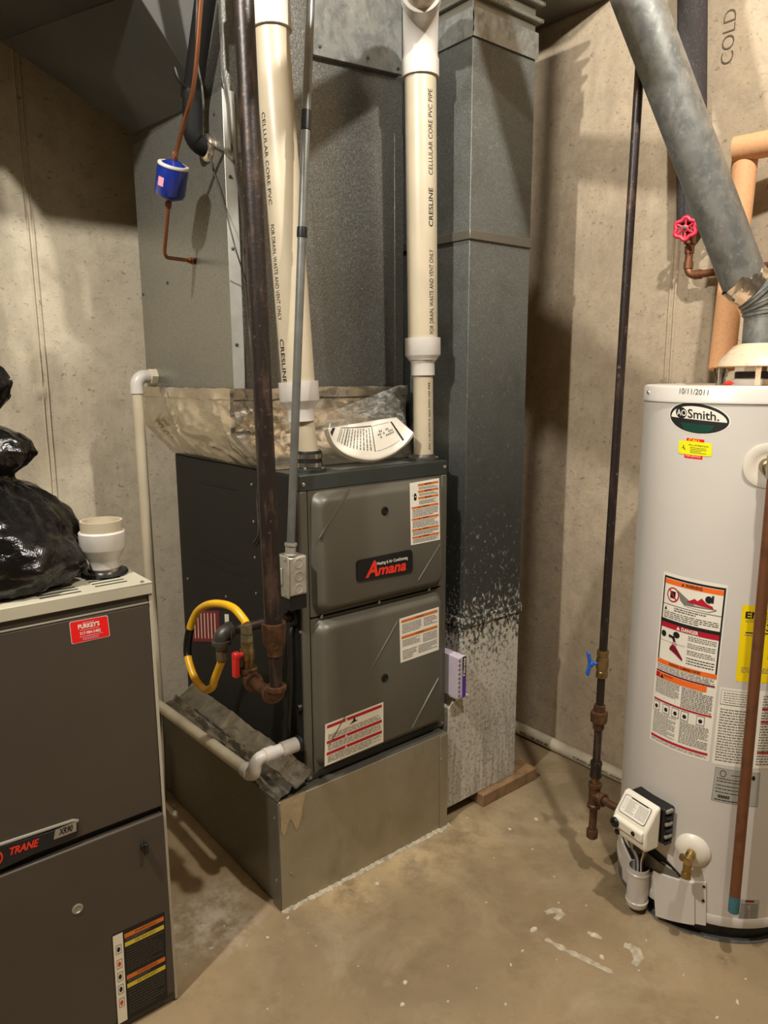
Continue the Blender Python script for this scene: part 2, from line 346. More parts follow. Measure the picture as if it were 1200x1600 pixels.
# ---- flat print: one mesh per label, several inks
class Label:
    def __init__(s, fn, w, h): s.fn, s.w, s.h, s.mb = fn, w, h, MB(); s.k = 0
    def rect(s, u0, v0, u1, v1, m, lay=None, n=None):
        if lay is None: s.k += 1; lay = s.k
        nu = n or max(1, int(abs(u1 - u0) * s.w / .012)); off = .0002 + .00022 * lay
        s.mb.grid(lambda a, b: s.fn(u0 + (u1 - u0) * a, v0 + (v1 - v0) * b, off), nu, 1, m); return s
    def poly(s, pts, m, lay=None):
        if lay is None: s.k += 1; lay = s.k
        dn = []
        for i, p in enumerate(pts):
            e = pts[(i + 1) % len(pts)]; m_ = max(1, int(math.hypot((e[0] - p[0]) * s.w, (e[1] - p[1]) * s.h) / .008))
            dn += [(p[0] + (e[0] - p[0]) * k / m_, p[1] + (e[1] - p[1]) * k / m_) for k in range(m_)]
        pts = dn
        off = .0002 + .00022 * lay; cx = sum(p[0] for p in pts) / len(pts); cy = sum(p[1] for p in pts) / len(pts); n = len(pts)
        q = max(1, min(8, int(max(math.hypot((x - cx) * s.w, (y - cy) * s.h) for x, y in pts) / .008)))
        vs = [s.fn(cx, cy, off)] + [s.fn(cx + (x - cx) * k / q, cy + (y - cy) * k / q, off) for k in range(1, q + 1) for x, y in pts]
        fs = [(0, i + 1, (i + 1) % n + 1) for i in range(n)]
        fs += [(1 + k * n + i, 1 + (k + 1) * n + i, 1 + (k + 1) * n + (i + 1) % n, 1 + k * n + (i + 1) % n) for k in range(q - 1) for i in range(n)]
        s.mb.add(vs, fs, m); return s
    def ell(s, cx, cy, rx, ry, m, lay=None, n=40, a0=0, a1=2 * pi, chord=False):
        pts = [(cx + rx * cos(a0 + (a1 - a0) * i / n), cy + ry * sin(a0 + (a1 - a0) * i / n)) for i in range(n + (1 if chord else 0))]
        return s.poly(pts, m, lay)
    def lines(s, u0, v0, u1, v1, rows, m='ink_grey', lay=5, fill=.45, seedv=1):
        r = random.Random(seedv * 77 + rows); dv = (v1 - v0) / rows
        for i in range(rows):
            y = v1 - dv * (i + .5); x = u0; end = u1 - (r.random() * .35 * (u1 - u0) if r.random() < .3 else 0)
            while x < end - .002:
                l = min(end - x, (.02 + r.random() * .06) * (u1 - u0) * 1.6)
                s.rect(x, y - dv * fill / 2, x + l, y + dv * fill / 2, m, lay, 1); x += l + .012 * (u1 - u0) + .004
        return s
    def text(s, body, u, v, size, m='ink_black', lay=8, width=None, shear=0, bold=0, align='CENTER', rot=0):
        vs, fs = text_mesh(body, shear, bold, align)
        if not vs: return s
        x0 = min(p[0] for p in vs); x1 = max(p[0] for p in vs)
        su = size / s.w if False else size
        k = (width / (x1 - x0)) if width else None
        off = .0002 + .00022 * lay; out = []
        for x, y in vs:
            du = x * (k if k else size * s.h / s.w); dv = y * size
            if rot: du, dv = (-y * size, x * k) if k else (-y * size * s.h / s.w, x * size)
            out.append(s.fn(u + du, v + dv, off))
        s.mb.add(out, fs, m); return s
    def build(s, name, parent, label=None):
        o = s.mb.build(name, None, parent, smooth=0)
        if label: o['label'] = label
        return o
_tc = {}
def text_mesh(body, shear=0, bold=0, align='CENTER'):
    key = (body, shear, bold, align)
    if key not in _tc:
        cu = bpy.data.curves.new('t', 'FONT'); cu.body = body; cu.size = 1; cu.shear = shear; cu.offset = bold; cu.align_x = align; cu.align_y = 'CENTER'; cu.resolution_u = 3
        ob = bpy.data.objects.new('t', cu); me = bpy.data.meshes.new_from_object(ob)
        _tc[key] = ([(p.co.x, p.co.y) for p in me.vertices], [tuple(p.vertices) for p in me.polygons])
        bpy.data.objects.remove(ob); bpy.data.curves.remove(cu); bpy.data.meshes.remove(me)
    return _tc[key]
def quadmap(p00, p10, p11, p01, nrm):
    p00, p10, p11, p01 = map(Vector, (p00, p10, p11, p01)); N = Vector(nrm)
    w_ = (p10 - p00).length; h_ = (p01 - p00).length
    return (lambda u, v, o: (p00 * (1 - u) + p10 * u) * (1 - v) + (p01 * (1 - u) + p11 * u) * v + N * o), w_, h_
def label_y(y, tl, tr, br, bl):
    return Label(*quadmap(pix(*bl, y=y), pix(*br, y=y), pix(*tr, y=y), pix(*tl, y=y), (0, -1, 0)))
def fbm(p, sc=1.0, seed=0): return noise.fractal(Vector(p) * sc + Vector((seed * 3.1, seed * 7.7, seed)), 1.0, 2.0, 4)

# ================================================================== the room
XR, YB, ZC = 1.33, 1.15, 3.2
def struct(name, mb, mat, label=None):
    o = mb.build(name, mat, None, smooth=0); o['kind'] = 'structure'
    if label: o['label'] = label
    return o
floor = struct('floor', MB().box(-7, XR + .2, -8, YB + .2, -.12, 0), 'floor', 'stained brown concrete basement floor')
wall_b = struct('wall_back', MB().box(-7, XR + .2, YB, YB + .2, 0, ZC), 'wall_concrete', 'poured concrete wall behind the furnaces')
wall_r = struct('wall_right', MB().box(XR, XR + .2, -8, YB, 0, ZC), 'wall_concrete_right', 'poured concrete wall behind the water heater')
struct('wall_left', MB().box(-7.2, -7, -8, YB + .2, 0, ZC), 'wall_concrete', 'concrete wall beyond the old furnace')
struct('wall_front', MB().box(-7.2, XR + .2, -8.2, -8, 0, ZC), 'wall_concrete', 'concrete wall facing the furnaces')
struct('ceiling', MB().box(-7.2, XR + .2, -8.2, YB + .2, ZC, ZC + .1), 'ceiling', 'wooden basement ceiling')
# form seams left in the concrete
xs = pix(70, 620, y=YB).x
for dx in (-.011, .006):
    MB().grid(lambda u, v: (xs + dx + .009 * u + .003 * fbm((0, 0, v * 9), 1, 3), YB - .006 * sin(pi * u) - .001, .02 + v * 2.9), 4, 30).build('form_seam', 'wall_concrete', wall_b)
MB().grid(lambda u, v: (pix(65, 612, y=YB).x + (u - .5) * .06 * (1 - .35 * abs(v - .5)), YB - .008 * sin(pi * u) * sin(pi * v) - .0005, pix(65, 612, y=YB).z + (v - .5) * .06), 6, 6).build('concrete_patch', 'wall_concrete', wall_b)
ys = pix(1052, 480, x=XR).y
for dy in (-.01, .008):
    MB().grid(lambda u, v: (XR - .006 * sin(pi * u) - .001, ys + dy + .009 * u + .003 * fbm((0, 1, v * 9), 1, 5), .02 + v * 2.6), 4, 30).build('form_seam', 'wall_concrete_right', wall_r)
# pencilled word on the wall
p0 = pix(1118, 122, x=XR); p1 = pix(1146, 0, x=XR)
fn, ww, hh = quadmap((XR, p0.y + .0, p0.z), (XR, p0.y - .075, p0.z), (XR, p0.y - .075, p0.z + .2), (XR, p0.y, p0.z + .2), (-1, 0, 0))
L = Label(fn, ww, hh); L.text('COLD', .45, .5, .27, 'ink_pencil', rot=1, bold=-.012); L.build('pencil_writing', wall_r, 'the word COLD pencilled on the concrete')

# two bare bulbs on porcelain holders (above the picture)
for P_, lab in ((L2, 'bare bulb in a porcelain holder above the new furnace'), (L1, 'bare bulb in a porcelain holder beyond the old furnace')):
    t = thing('ceiling_bulb', lab, 'light bulb')
    lathe('lamp_holder', 'bulb_porcelain', t, [(.055, 0), (.055, -.02), (.03, -.05), (.025, -.07)], (P_.x, P_.y, ZC), seg=20)
    tube('stem', 'emt', t, [(P_.x, P_.y, ZC - .06), (P_.x, P_.y, P_.z + .13)], .012, 10)
    lathe('bulb', 'bulb_glass', t, [(.004, .036), (.02, .04), (.03, .06), (.028, .085), (.016, .11), (.013, .14)], P_, seg=20)

# ================================================================== furnace base
FX0, FX1, FY, ZB, ZT = .114, .651, .036, .333, 1.209
FYB = FY + .78
t = thing('return_plenum', 'galvanized sheet metal base box under the newer grey furnace', 'plenum')
BX1, BYB = .628, .79
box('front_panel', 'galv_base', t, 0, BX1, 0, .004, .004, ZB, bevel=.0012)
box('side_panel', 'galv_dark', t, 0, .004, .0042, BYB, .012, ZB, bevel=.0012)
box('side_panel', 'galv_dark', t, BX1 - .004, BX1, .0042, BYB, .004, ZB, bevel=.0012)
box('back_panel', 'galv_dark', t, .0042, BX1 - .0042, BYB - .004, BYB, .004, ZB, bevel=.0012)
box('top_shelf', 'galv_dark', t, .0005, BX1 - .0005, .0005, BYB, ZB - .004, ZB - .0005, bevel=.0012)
box('corner_seam', 'galv_base', t, BX1 - .03, BX1 + .002, -.003, -.0002, .004, ZB - .004, bevel=.001)
box('corner_seam', 'galv_dark', t, -.003, -.0002, .001, .045, .004, ZB - .004, bevel=.001)
for p in ((.03, -.001, .11), (.018, -.001, .27), (.6, -.003, .25)): screw(t, p, (0, -1, 0), .004)
for p in ((-.003, .02, .09), (-.003, .02, .28)): screw(t, p, (-1, 0, 0), .004)
def foilpt(u, v):
    # along the furnace side: u across (shelf edge -> furnace side), v along depth
    x = -.004 + u * (FX0 + .003); y = .004 + v * .77
    z = ZB + .004 + .012 * sin(u * pi) + (.05 * max(0, (u - .55) / .45) ** 1.2)
    z += .016 * max(0, 1 - abs(u - .42 - .05 * sin(v * 7)) / .09) + .006 * fbm((x * 3, y, 0), 9, 2) + .003 * fbm((x, y * .6, 0), 40, 4)
    if u < .12: z -= .012 * (1 - u / .12)
    if u > .985: x = FX0 - .0015
    return (x, y, max(z, ZB + .0008))
MB().grid(foilpt, 26, 90).build('foil_tape', 'foil_dark', t, smooth=25)['label'] = 'crumpled foil tape along the shelf'
def fp(u, v):
    x = .002 + u * .085 * (1 - .3 * v); z = ZB + .004 - v * (.085 + .02 * sin(u * 9)); 
    return (x, -.0012 - .004 * abs(fbm((x, 0, z), 30, 6)) , z)
MB().grid(fp, 16, 14).build('foil_patch', 'foil', t, smooth=25)

# ================================================================== newer furnace
fu = thing('furnace', 'newer grey gas furnace with two pillowed doors and a black badge', 'furnace')
box('cabinet', 'furnace_side', fu, FX0, FX1, FY + .012, FYB, ZB, ZT - .004, bevel=.004)
box('top_plate', 'furnace_top', fu, FX0 + .001, FX1 - .001, FY + .001, FYB - .002, ZT - .004, ZT, bevel=.001)
box('top_rail', 'furnace_top', fu, FX0, FX1, FY - .001, FY + .012, ZT - .043, ZT - .001, bevel=.002)
box('front_stile', 'furnace_paint', fu, FX0, FX0 + .024, FY - .001, FY + .0125, ZB + .002, ZT - .043, bevel=.004)
box('front_stile', 'furnace_paint', fu, FX1 - .024, FX1, FY - .001, FY + .0125, ZB + .002, ZT - .043, bevel=.004)
box('bottom_rail', 'furnace_top', fu, FX0 + .0242, FX1 - .0242, FY + .001, FY + .012, ZB + .002, ZB + .022, bevel=.002)
def pillow(name, x0, x1, z0, z1, b=.026, dep=.03, cr=.035):
    """a pressed steel door: flat flange, rolled slope, flat raised field, rounded corners"""
    mb = MB(); n = 8
    def ring(x0, x1, z0, z1, r, y):
        out = []
        for cx, cz, a0 in ((x1 - r, z1 - r, 0), (x0 + r, z1 - r, pi / 2), (x0 + r, z0 + r, pi), (x1 - r, z0 + r, 1.5 * pi)):
            for k in range(n + 1):
                a = a0 + pi / 2 * k / n; out.append((cx + r * cos(a), y, cz + r * sin(a)))
        return out
    yb = FY + .010
    rows = [ring(x0, x1, z0, z1, .004, yb), ring(x0, x1, z0, z1, .004, FY + .001)]
    i0 = .006
    for t_, q in ((0, 0), (.12, .12), (.3, .42), (.55, .78), (.8, .95), (1, 1)):
        o_ = i0 + t_ * b; rows.append(ring(x0 + o_, x1 - o_, z0 + o_, z1 - o_, cr * (1 - .35 * t_), FY + .001 - dep * q))
    m = len(rows[0])
    vs = [p for r_ in rows for p in r_]
    fs = [(i * m + k, i * m + (k + 1) % m, (i + 1) * m + (k + 1) % m, (i + 1) * m + k) for i in range(len(rows) - 1) for k in range(m)]
    fs.append(tuple((len(rows) - 1) * m + k for k in range(m)))
    return mb.add(vs, fs).build(name, 'furnace_paint', fu, smooth=30), FY + .001 - dep
ud, DY = pillow('upper_door', FX0 + .026, FX1 - .018, .815, 1.166)
ld, DY = pillow('lower_door', FX0 + .026, FX1 - .018, ZB + .024, .809)
def ridge(par, a, b, y, r=.0035):
    p, q = pix(*a, y=y), pix(*b, y=y)
    MB().tube([p + Vector((0, r * .3, 0)), p.lerp(q, .03) + Vector((0, r * .2, 0)), q.lerp(p, .03) + Vector((0, r * .2, 0)), q + Vector((0, r * .3, 0))], [r * .3, r, r, r * .3], 8).build('pressed_rib', 'furnace_paint', par)
ridge(ud, (547, 763), (499, 842), DY); ridge(ud, (688, 850), (653, 908), DY, .002)
ridge(ld, (623, 968), (512, 1168), DY, .002); ridge(ld, (686, 1058), (643, 1139), DY)
for par, q in ((ud, (601, 798)), (ld, (601, 1059))):
    p = pix(*q, y=DY)
    g = lathe('sight_glass', 'valve_black', par, [(.0095, 0), (.0095, .003), (.007, .003), (.0065, .001), (0, .001)], (p.x, DY + .0005, p.z), (0, -1, 0), 20)
    MB().lathe([(.0125, 0), (.0125, .0018), (.0097, .003), (.0097, 0)], (p.x, DY + .0002, p.z), (0, -1, 0), 20).build('sight_glass_rim', 'furnace_side', par)
# badge
bl = label_y(DY, (556, 876), (643, 858), (644, 893), (557, 909)); bl.fn_ = bl.fn
def rrect(r, n=6, asp=1.0):
    out = []
    for cx, cy, a0 in ((1 - r, 1 - r * asp, 0), (r, 1 - r * asp, pi / 2), (r, r * asp, pi), (1 - r, r * asp, 1.5 * pi)):
        for k in range(n + 1):
            a = a0 + pi / 2 * k / n; out.append((cx + r * cos(a), cy + r * asp * sin(a)))
    return out
pts = rrect(.05, 6, bl.w / bl.h); mbb = MB(); f0 = [bl.fn(u, v, 0) for u, v in pts]; f1 = [bl.fn(u, v, .004) for u, v in pts]
k = len(pts); mbb.add(f0 + f1, [(i, (i + 1) % k, k + (i + 1) % k, k + i) for i in range(k)] + [tuple(range(k, 2 * k))])
bd = mbb.build('badge', 'valve_black', ud, smooth=30); bd['label'] = 'black badge with red brand lettering'
fb = bl.fn; L = Label(lambda u, v, o: fb(u, v, o + .004), bl.w, bl.h)
L.text('A', .25, .44, .98, 'logo_red', 3, shear=.28, bold=.035); L.text('mana', .60, .35, .66, 'logo_red', 3, shear=.28, bold=.03, width=.52)
L.text('Heating & Air Conditioning', .62, .68, .2, 'paper_white', 4, width=.56, bold=.01); L.build('badge_lettering', bd)
# warning label, upper door
L = label_y(DY, (640, 755), (686, 747), (687.5, 843), (642, 852)); L.rect(0, 0, 1, 1, 'paper_white', 0)
for v, u0 in ((.945, .27), (.84, .27), (.735, .27), (.595, .05), (.41, .05), (.235, .05), (.115, .05)):
    L.rect(u0, v - .017, .96, v + .017, 'ink_orange', 2); L.text('WARNING', (u0 + .96) / 2, v, .03, 'ink_black', 3, bold=.02)
    L.poly([(u0 + .22, v - .012), (u0 + .28, v - .012), (u0 + .25, v + .013)], 'ink_black', 3)
for i, (u0, v0, v1) in enumerate(((.30, .87, .915), (.30, .765, .81), (.30, .63, .70), (.07, .44, .57), (.07, .265, .385), (.07, .145, .21), (.07, .02, .09))): L.lines(u0, v0, .94, v1, 3 if v1 - v0 < .06 else 6, 'ink_grey', 2, .5, i)
L.ell(.17, .78, .045, .045, 'ink_black', 3); L.ell(.17, .74, .045, .03, 'ink_black', 3); L.text('?', .09, .80, .05, 'ink_black', 3); L.ell(.17, .77, .015, .012, 'paper_white', 4)
L.build('warning_label', ud, 'white label with orange warning bars')
# lower door labels
L = label_y(DY, (624, 967), (685.6, 948), (685.6, 1015), (625.7, 1036)); L.rect(0, 0, 1, 1, 'paper_white', 0)
for v in (.92, .56): L.rect(.04, v - .03, .96, v + .03, 'ink_orange', 2); L.text('WARNING', .5, v, .05, 'ink_black', 3)
for i, (u0, v0, u1, v1, r) in enumerate(((.06, .64, .54, .86, 6), (.6, .66, .95, .86, 5), (.06, .34, .5, .5, 5), (.58, .3, .95, .5, 5), (.06, .05, .42, .27, 5), (.46, .08, .95, .27, 5))): L.lines(u0, v0, u1, v1, r, 'ink_grey', 2, .5, i)
L.build('warning_label', ld, 'white label with two orange bars')
L = label_y(DY, (508, 1132), (599, 1096.6), (599, 1159), (507, 1197.6)); L.rect(0, 0, 1, 1, 'paper_cream', 0)
for v in (.92, .545, .275): 
    L.rect(.03, v - .035, .97, v + .035, 'ink_red', 2); L.poly([(.33, v - .03), (.37, v - .03), (.35, v + .03)], 'paper_white', 3)
for i, (v0, v1, r) in enumerate(((.6, .73, 4), (.34, .49, 4), (.05, .22, 5))): L.lines(.05, v0, .95, v1, r, 'ink_grey', 2, .45, i)
L.poly([(.40, .77), (.55, .80), (.48, .85)], 'ink_black', 3); L.poly([(.46, .83), (.50, .83), (.50, .90), (.47, .88)], 'ink_black', 3)
L.build('warning_label', ld, 'cream label with three red bars')
for q in ((503, 971), (593, 946), (671, 926)): p = pix(*q, y=FY - .004); screw(fu, (p.x, FY - .0005, .812), (0, -1, 0), .006)
screw(fu, (FX0 + .012, FY - .001, ZT - .025), (0, -1, 0), .006); screw(fu, (FX1 - .012, FY - .001, ZT - .02), (0, -1, 0), .006)
screw(fu, (FX0 + .012, FY - .001, ZB + .012), (0, -1, 0), .005); screw(fu, (FX1 - .012, FY - .001, ZB + .016), (0, -1, 0), .005)
for q in ((394, 757), (397, 815), (399, 871), (401, 927), (354, 932), (294, 904), (470, 988)): p = pix(*q, x=FX0); screw(fu, (FX0, p.y, p.z), (-1, 0, 0), .005)
for a_, b_ in (((306, 752), (372, 766)), ((310, 856), (378, 884)), ((302, 869), (380, 901))):
    p, q = pix(*a_, x=FX0), pix(*b_, x=FX0); MB().tube([p, p.lerp(q, .05), q.lerp(p, .05), q], [.0006, .0026, .0026, .0006], 8).build('pressed_rib', 'furnace_side', fu)
# rating label on the side
L = Label(*quadmap(pix(302, 1002, x=FX0), pix(362, 1003, x=FX0), pix(360, 955, x=FX0), pix(300, 953, x=FX0), (-1, 0, 0)))
L.rect(0, 0, 1, 1, 'ink_maroon', 0); L.rect(.72, 0, 1, 1, 'ink_black', 1)
for i in range(7): L.rect(.06 + i * .09, .1, .08 + i * .09, .92, 'paper_cream', 2)
L.rect(.86, .1, .96, .9, 'paper_white', 2); L.build('rating_label', fu, 'dark red printed label on the cabinet side')
# grommets on the side
for q, r in (((458, 962), .030), ((468, 1161), .026), ((470, 1105), .011)):
    p = pix(*q, x=FX0); lathe('grommet', 'rubber_black', fu, [(r, 0), (r, .006), (r * .8, .012), (r * .55, .012), (r * .5, .002)], (FX0 + .001, p.y, p.z), (-1, 0, 0), 24)
GI = pix(458, 962, x=FX0)
p = pix(455, 1000, x=FX0 - .012); q1 = pix(456, 1060, x=FX0 - .012); q2 = pix(452, 1150, x=FX0 - .012)
tube('drain_hose', 'rubber_black', fu, smooth_path([(FX0 + .002, GI.y + .005, GI.z - .02), (FX0 - .014, p.y, p.z), (FX0 - .014, q1.y, q1.z), (FX0 - .012, q2.y, q2.z), (FX0 - .004, q2.y + .01, ZB + .09)]), .009, 10)

# ================================================================== coil case, plenum, foil
CX0, CX1, CY0, CY1, CZ0, CZ1 = .06, .67, .27, .885, 1.40, 2.19
t = thing('coil_case', 'galvanized evaporator coil case above the newer furnace, sealed with foil', 'coil case')
box('side_panel', 'galv_smooth', t, CX0, CX0 + .004, CY0 + .0, CY1, CZ0, CZ1, bevel=.001)
box('front_panel', 'galv_speckle', t, CX0 + .0045, CX1, CY0 + .0, CY0 + .004, CZ0, CZ1, bevel=0)
box('side_panel', 'galv_smooth', t, CX1 - .004, CX1, CY0 + .0045, CY1, CZ0, CZ1, bevel=.001)
box('back_panel', 'galv_dark', t, CX0 + .005, CX1 - .005, CY1 - .004, CY1, CZ0, CZ1, bevel=.001)
box('corner_flange', 'flange_zinc', t, CX0 - .001, CX0 + .034, CY0 - .004, CY0 - .0003, CZ0 + .01, CZ1, bevel=.001)
box('edge_flange', 'galv_speckle', t, CX1 - .034, CX1 + .001, CY0 - .004, CY0 - .0003, CZ0 + .01, CZ1, bevel=.001)
for z in (1.55, 1.80, 1.98): screw(t, (CX0 + .012, CY0 - .004, z), (0, -1, 0), .005, 'iron_grey')
for q in ((335, 178), (262, 442), (224, 460)): p = pix(*q, x=CX0); screw(t, (CX0, p.y, p.z), (-1, 0, 0), .005, 'iron_grey')
def skirt(u, v):
    # loft round four sides (u) from the case (v=1) to the furnace top (v=0)
    k = int(u * 4) % 4 if u < 1 else 0; f_ = u * 4 - int(u * 4) if u < 1 else 0
    B = [(FX0 - .003, FYB - .01), (FX0 - .003, .175), (FX1 - .02, .175), (FX1 - .02, FYB - .01)]
    T = [(CX0 - .006, CY1 + .006), (CX0 - .006, CY0 - .010), (CX1 + .006, CY0 - .010), (CX1 + .006, CY1 + .006)]
    pb = Vector(B[k]).lerp(Vector(B[(k + 1) % 4]), f_); pt = Vector(T[k]).lerp(Vector(T[(k + 1) % 4]), f_)
    s_ = min(1, v / .42) ** .8; p = pb.lerp(pt, s_); z = ZT + .0015 + v * (CZ0 + .03 - ZT)
    nrm = Vector((-1, 0) if k == 0 else (0, -1) if k == 1 else (1, 0) if k == 2 else (0, 1))
    env = sin(pi * min(1, max(0, v))) ** .6; L_ = p.x - p.y
    n1 = fbm((L_ * 2.2, z * 5.5, k), 1.6, 11); n2 = 1 - abs(fbm((L_ * 3.5 + z * 4, z * 3.5, k + 4), 1.5, 12)) * 2.2
    d_ = env * (.016 * n1 + .007 * max(0, n2) ** 4) + .0035 + (.003 if v > .86 else 0)
    p = p + nrm * max(d_, -.010 * s_ + .002)
    return (p.x, p.y, z + .004 * fbm((p.x, p.y, 3), 14, 13) * v)
MB().grid(skirt, 240, 44).build('foil_skirt', 'foil', t, smooth=22)['label'] = 'crumpled aluminium foil tape skirt'
# plenum above
t = thing('supply_plenum', 'tall sparkling galvanized plenum rising above the coil case', 'plenum')
box('plenum_body', 'galv_speckle', t, CX0, CX1, CY0, CY1 - .002, CZ1, ZC - .002, bevel=0)
p0 = pix(490, 85, y=CY0 - .02); p1 = pix(628, 117, y=CY0 - .02)
mb = MB().hexa([(p0.x - .0, CY0 - .02, p0.z), (p1.x, CY0 - .02, p1.z), (p1.x, CY0 - .0, p1.z), (p0.x, CY0 - .0, p0.z)],
               [(p0.x - .01, CY0 - .02, ZC - .004), (p1.x, CY0 - .02, ZC - .004), (p1.x, CY0 - .0, ZC - .004), (p0.x - .01, CY0 - .0, ZC - .004)])
cp = mb.build('cover_plate', 'galv_vent', t, bevel=.001)
for q in ((500, 80), (574, 97), (622, 114)): p = pix(*q, y=CY0 - .0205); screw(t, (p.x, CY0 - .02, p.z + .012), (0, -1, 0), .005, 'iron_grey')
# trunk leaving the plenum to the left, its underside rising
TY0, TY1 = .367, .875
sl = (2.386 - 2.19) / (-.092 - CX0); zz = lambda x: 2.19 + sl * (x - CX0)
xe = CX0 + (ZC - .25 - 2.19) / sl
t = thing('supply_duct', 'galvanized duct darkened with painted shade, rising leftward from the plenum', 'duct')
ZR = 2.40
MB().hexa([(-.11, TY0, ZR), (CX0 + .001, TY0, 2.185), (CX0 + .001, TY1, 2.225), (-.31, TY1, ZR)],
          [(-.11, TY0, ZC - .003), (CX0 + .001, TY0, ZC - .003), (CX0 + .001, TY1, ZC - .003), (-.31, TY1, ZC - .003)]).build('takeoff', 'duct_shaded', t, bevel=.002)
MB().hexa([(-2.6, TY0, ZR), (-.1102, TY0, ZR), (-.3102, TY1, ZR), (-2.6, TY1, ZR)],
          [(-2.6, TY0, ZC - .003), (-.1102, TY0, ZC - .003), (-.3102, TY1, ZC - .003), (-2.6, TY1, ZC - .003)]).build('duct_run', 'duct_shaded', t, bevel=.002)
for i in range(3): box('seam_rib', 'galv_smooth', t, -.75 - i * .6, -.72 - i * .6, TY0 - .006, TY1, ZR - .006, ZC - .004)

# ================================================================== return duct on the right
t = thing('return_duct', 'tall dark return air duct with white corrosion near the floor, beside the newer furnace', 'duct')
DX0, DX1, DYF, DYB, DZ0 = .717, .988, .02, .62, .045
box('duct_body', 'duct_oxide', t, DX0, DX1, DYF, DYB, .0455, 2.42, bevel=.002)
mb = MB().hexa([(FX1 + .001, DYF + .0005, DZ0), (DX0 + .01, DYF + .0005, DZ0), (DX0 + .01, DYB - .05, DZ0), (FX1 + .001, DYB - .05, DZ0)],
               [(FX1 + .001, DYF + .0005, .40), (DX0 + .01, DYF + .0005, .445), (DX0 + .01, DYB - .05, .445), (FX1 + .001, DYB - .05, .40)])
mb.build('boot', 'duct_oxide', t, bevel=.001)
for z0, z1 in ((1.858, 1.885), (.66, .69)):
    box('drive_band', 'galv_dark' if z0 > 1 else 'duct_oxide', t, DX0 - .006, DX1 + .006, DYF - .007, DYB, z0, z1, bevel=.002)
def band(u, v):
    x = DX0 - .004 + u * (DX1 - DX0 + .008); z = 2.40 + v * .075
    return (x, DYF - .006 - .006 * abs(fbm((x, 0, z), 28, 21)) * sin(pi * v), z)
MB().grid(band, 40, 10).build('foil_band', 'galv_vent', t, smooth=22)
def band2(u, v):
    y = DYF - .006 + u * .3; z = 2.40 + v * .075
    return (DX0 - .004 - .006 * abs(fbm((0, y, z), 28, 22)) * sin(pi * v), y, z)
MB().grid(band2, 40, 10).build('foil_band', 'galv_vent', t, smooth=22)
box('duct_collar', 'galv_dark', t, DX0 + .002, DX1 - .002, DYF + .002, DYB, 2.4202, 2.55)
for i in range(3):
    z = 2.50 + i * .045; box('collar_rib', 'galv_dark', t, DX0 - .012 - i * .004, DX1 + .012, DYF - .014 - i * .004, DYB, z, z + .014, bevel=.003)
    for k in range(44):
        x = DX0 - .01 + k * .0068; box('crimp', 'galv_smooth', t, x, x + .003, DYF - .016 - i * .004, DYF - .0135 - i * .004, z + .002, z + .012, bevel=0) if i < 2 else None
box('trunk_above', 'galv_dark', t, DX0 - .03, XR - .01, DYF - .03, DYB, 2.66, ZC - .003)
# block under it
p = pix(765, 1254, z=0); wd = MB().box(.80, 1.085, -.005, .084, 0.0, .0445).build('wood_block', 'wood', None, bevel=.003)
tag(wd, 'short wooden block under the corner of the return duct', 'wood block')
# filter
t = thing('air_filter', 'pleated air filter with purple edge poking out beside the furnace', 'air filter')
fz0, fz1 = .447, .585
fx0 = FX1 + .003
box('frame', 'filter_card', t, fx0, fx0 + .034, -.022, .35, fz0, fz1, bevel=.002)
L = Label(*quadmap((fx0 + .004, -.022, fz0), (fx0 + .034, -.022, fz0), (fx0 + .034, -.022, fz1), (fx0 + .004, -.022, fz1), (0, -1, 0)))
L.rect(.45, 0, 1, 1, 'purple', 0); L.rect(.45, .5, 1, 1, 'ink_black', 1); L.text('Filtrete', .72, .74, .45, 'paper_white', 3, rot=1, width=.44, bold=.02); L.build('printed_edge', t, 'purple and black printed edge')
for i in range(9): box('pleat', 'ink_grey', t, fx0 - .001, fx0 + .008, -.0235, -.0222, fz0 + .008 + i * .0148, fz0 + .014 + i * .0148, bevel=0)
box('slot_flange', 'duct_oxide', t, fx0, fx0 + .055, -.02, .02, fz0 - .003, fz0 - .0005, bevel=0)

# ================================================================== PVC vents of the newer furnace
def print_on_pipe(parent, a, b, r, side, body, size, mat='ink_black', frm=0.0, to=1.0, name='pipe_print', flip=False, bold=0):
    """lettering running along a pipe: side = direction (unit) the print faces"""
    A, B = Vector(a), Vector(b); ax = (B - A); ln = ax.length; ax.normalize()
    s_ = Vector(side); s_ = (s_ - ax * s_.dot(ax)).normalized(); q = ax.cross(s_)
    vs, fs = text_mesh(body, 0, bold, 'LEFT'); x0 = min(v[0] for v in vs); x1 = max(v[0] for v in vs); kx = (to - frm) * ln / (x1 - x0); out = []
    for x, y in vs:
        l = frm * ln + (x - x0) * kx; h = y * size
        if flip: l = frm * ln + to * 0 + (x1 - x) * kx; h = -h
        an = -h / r; out.append(A + ax * l + (s_ * cos(an) + q * sin(an)) * (r + .0006))
    MB().add(out, fs, mat).build(name, None, parent, smooth=0)
TOC = lambda p: Vector((CAM.x - p.x, CAM.y - p.y, 0)).normalized()
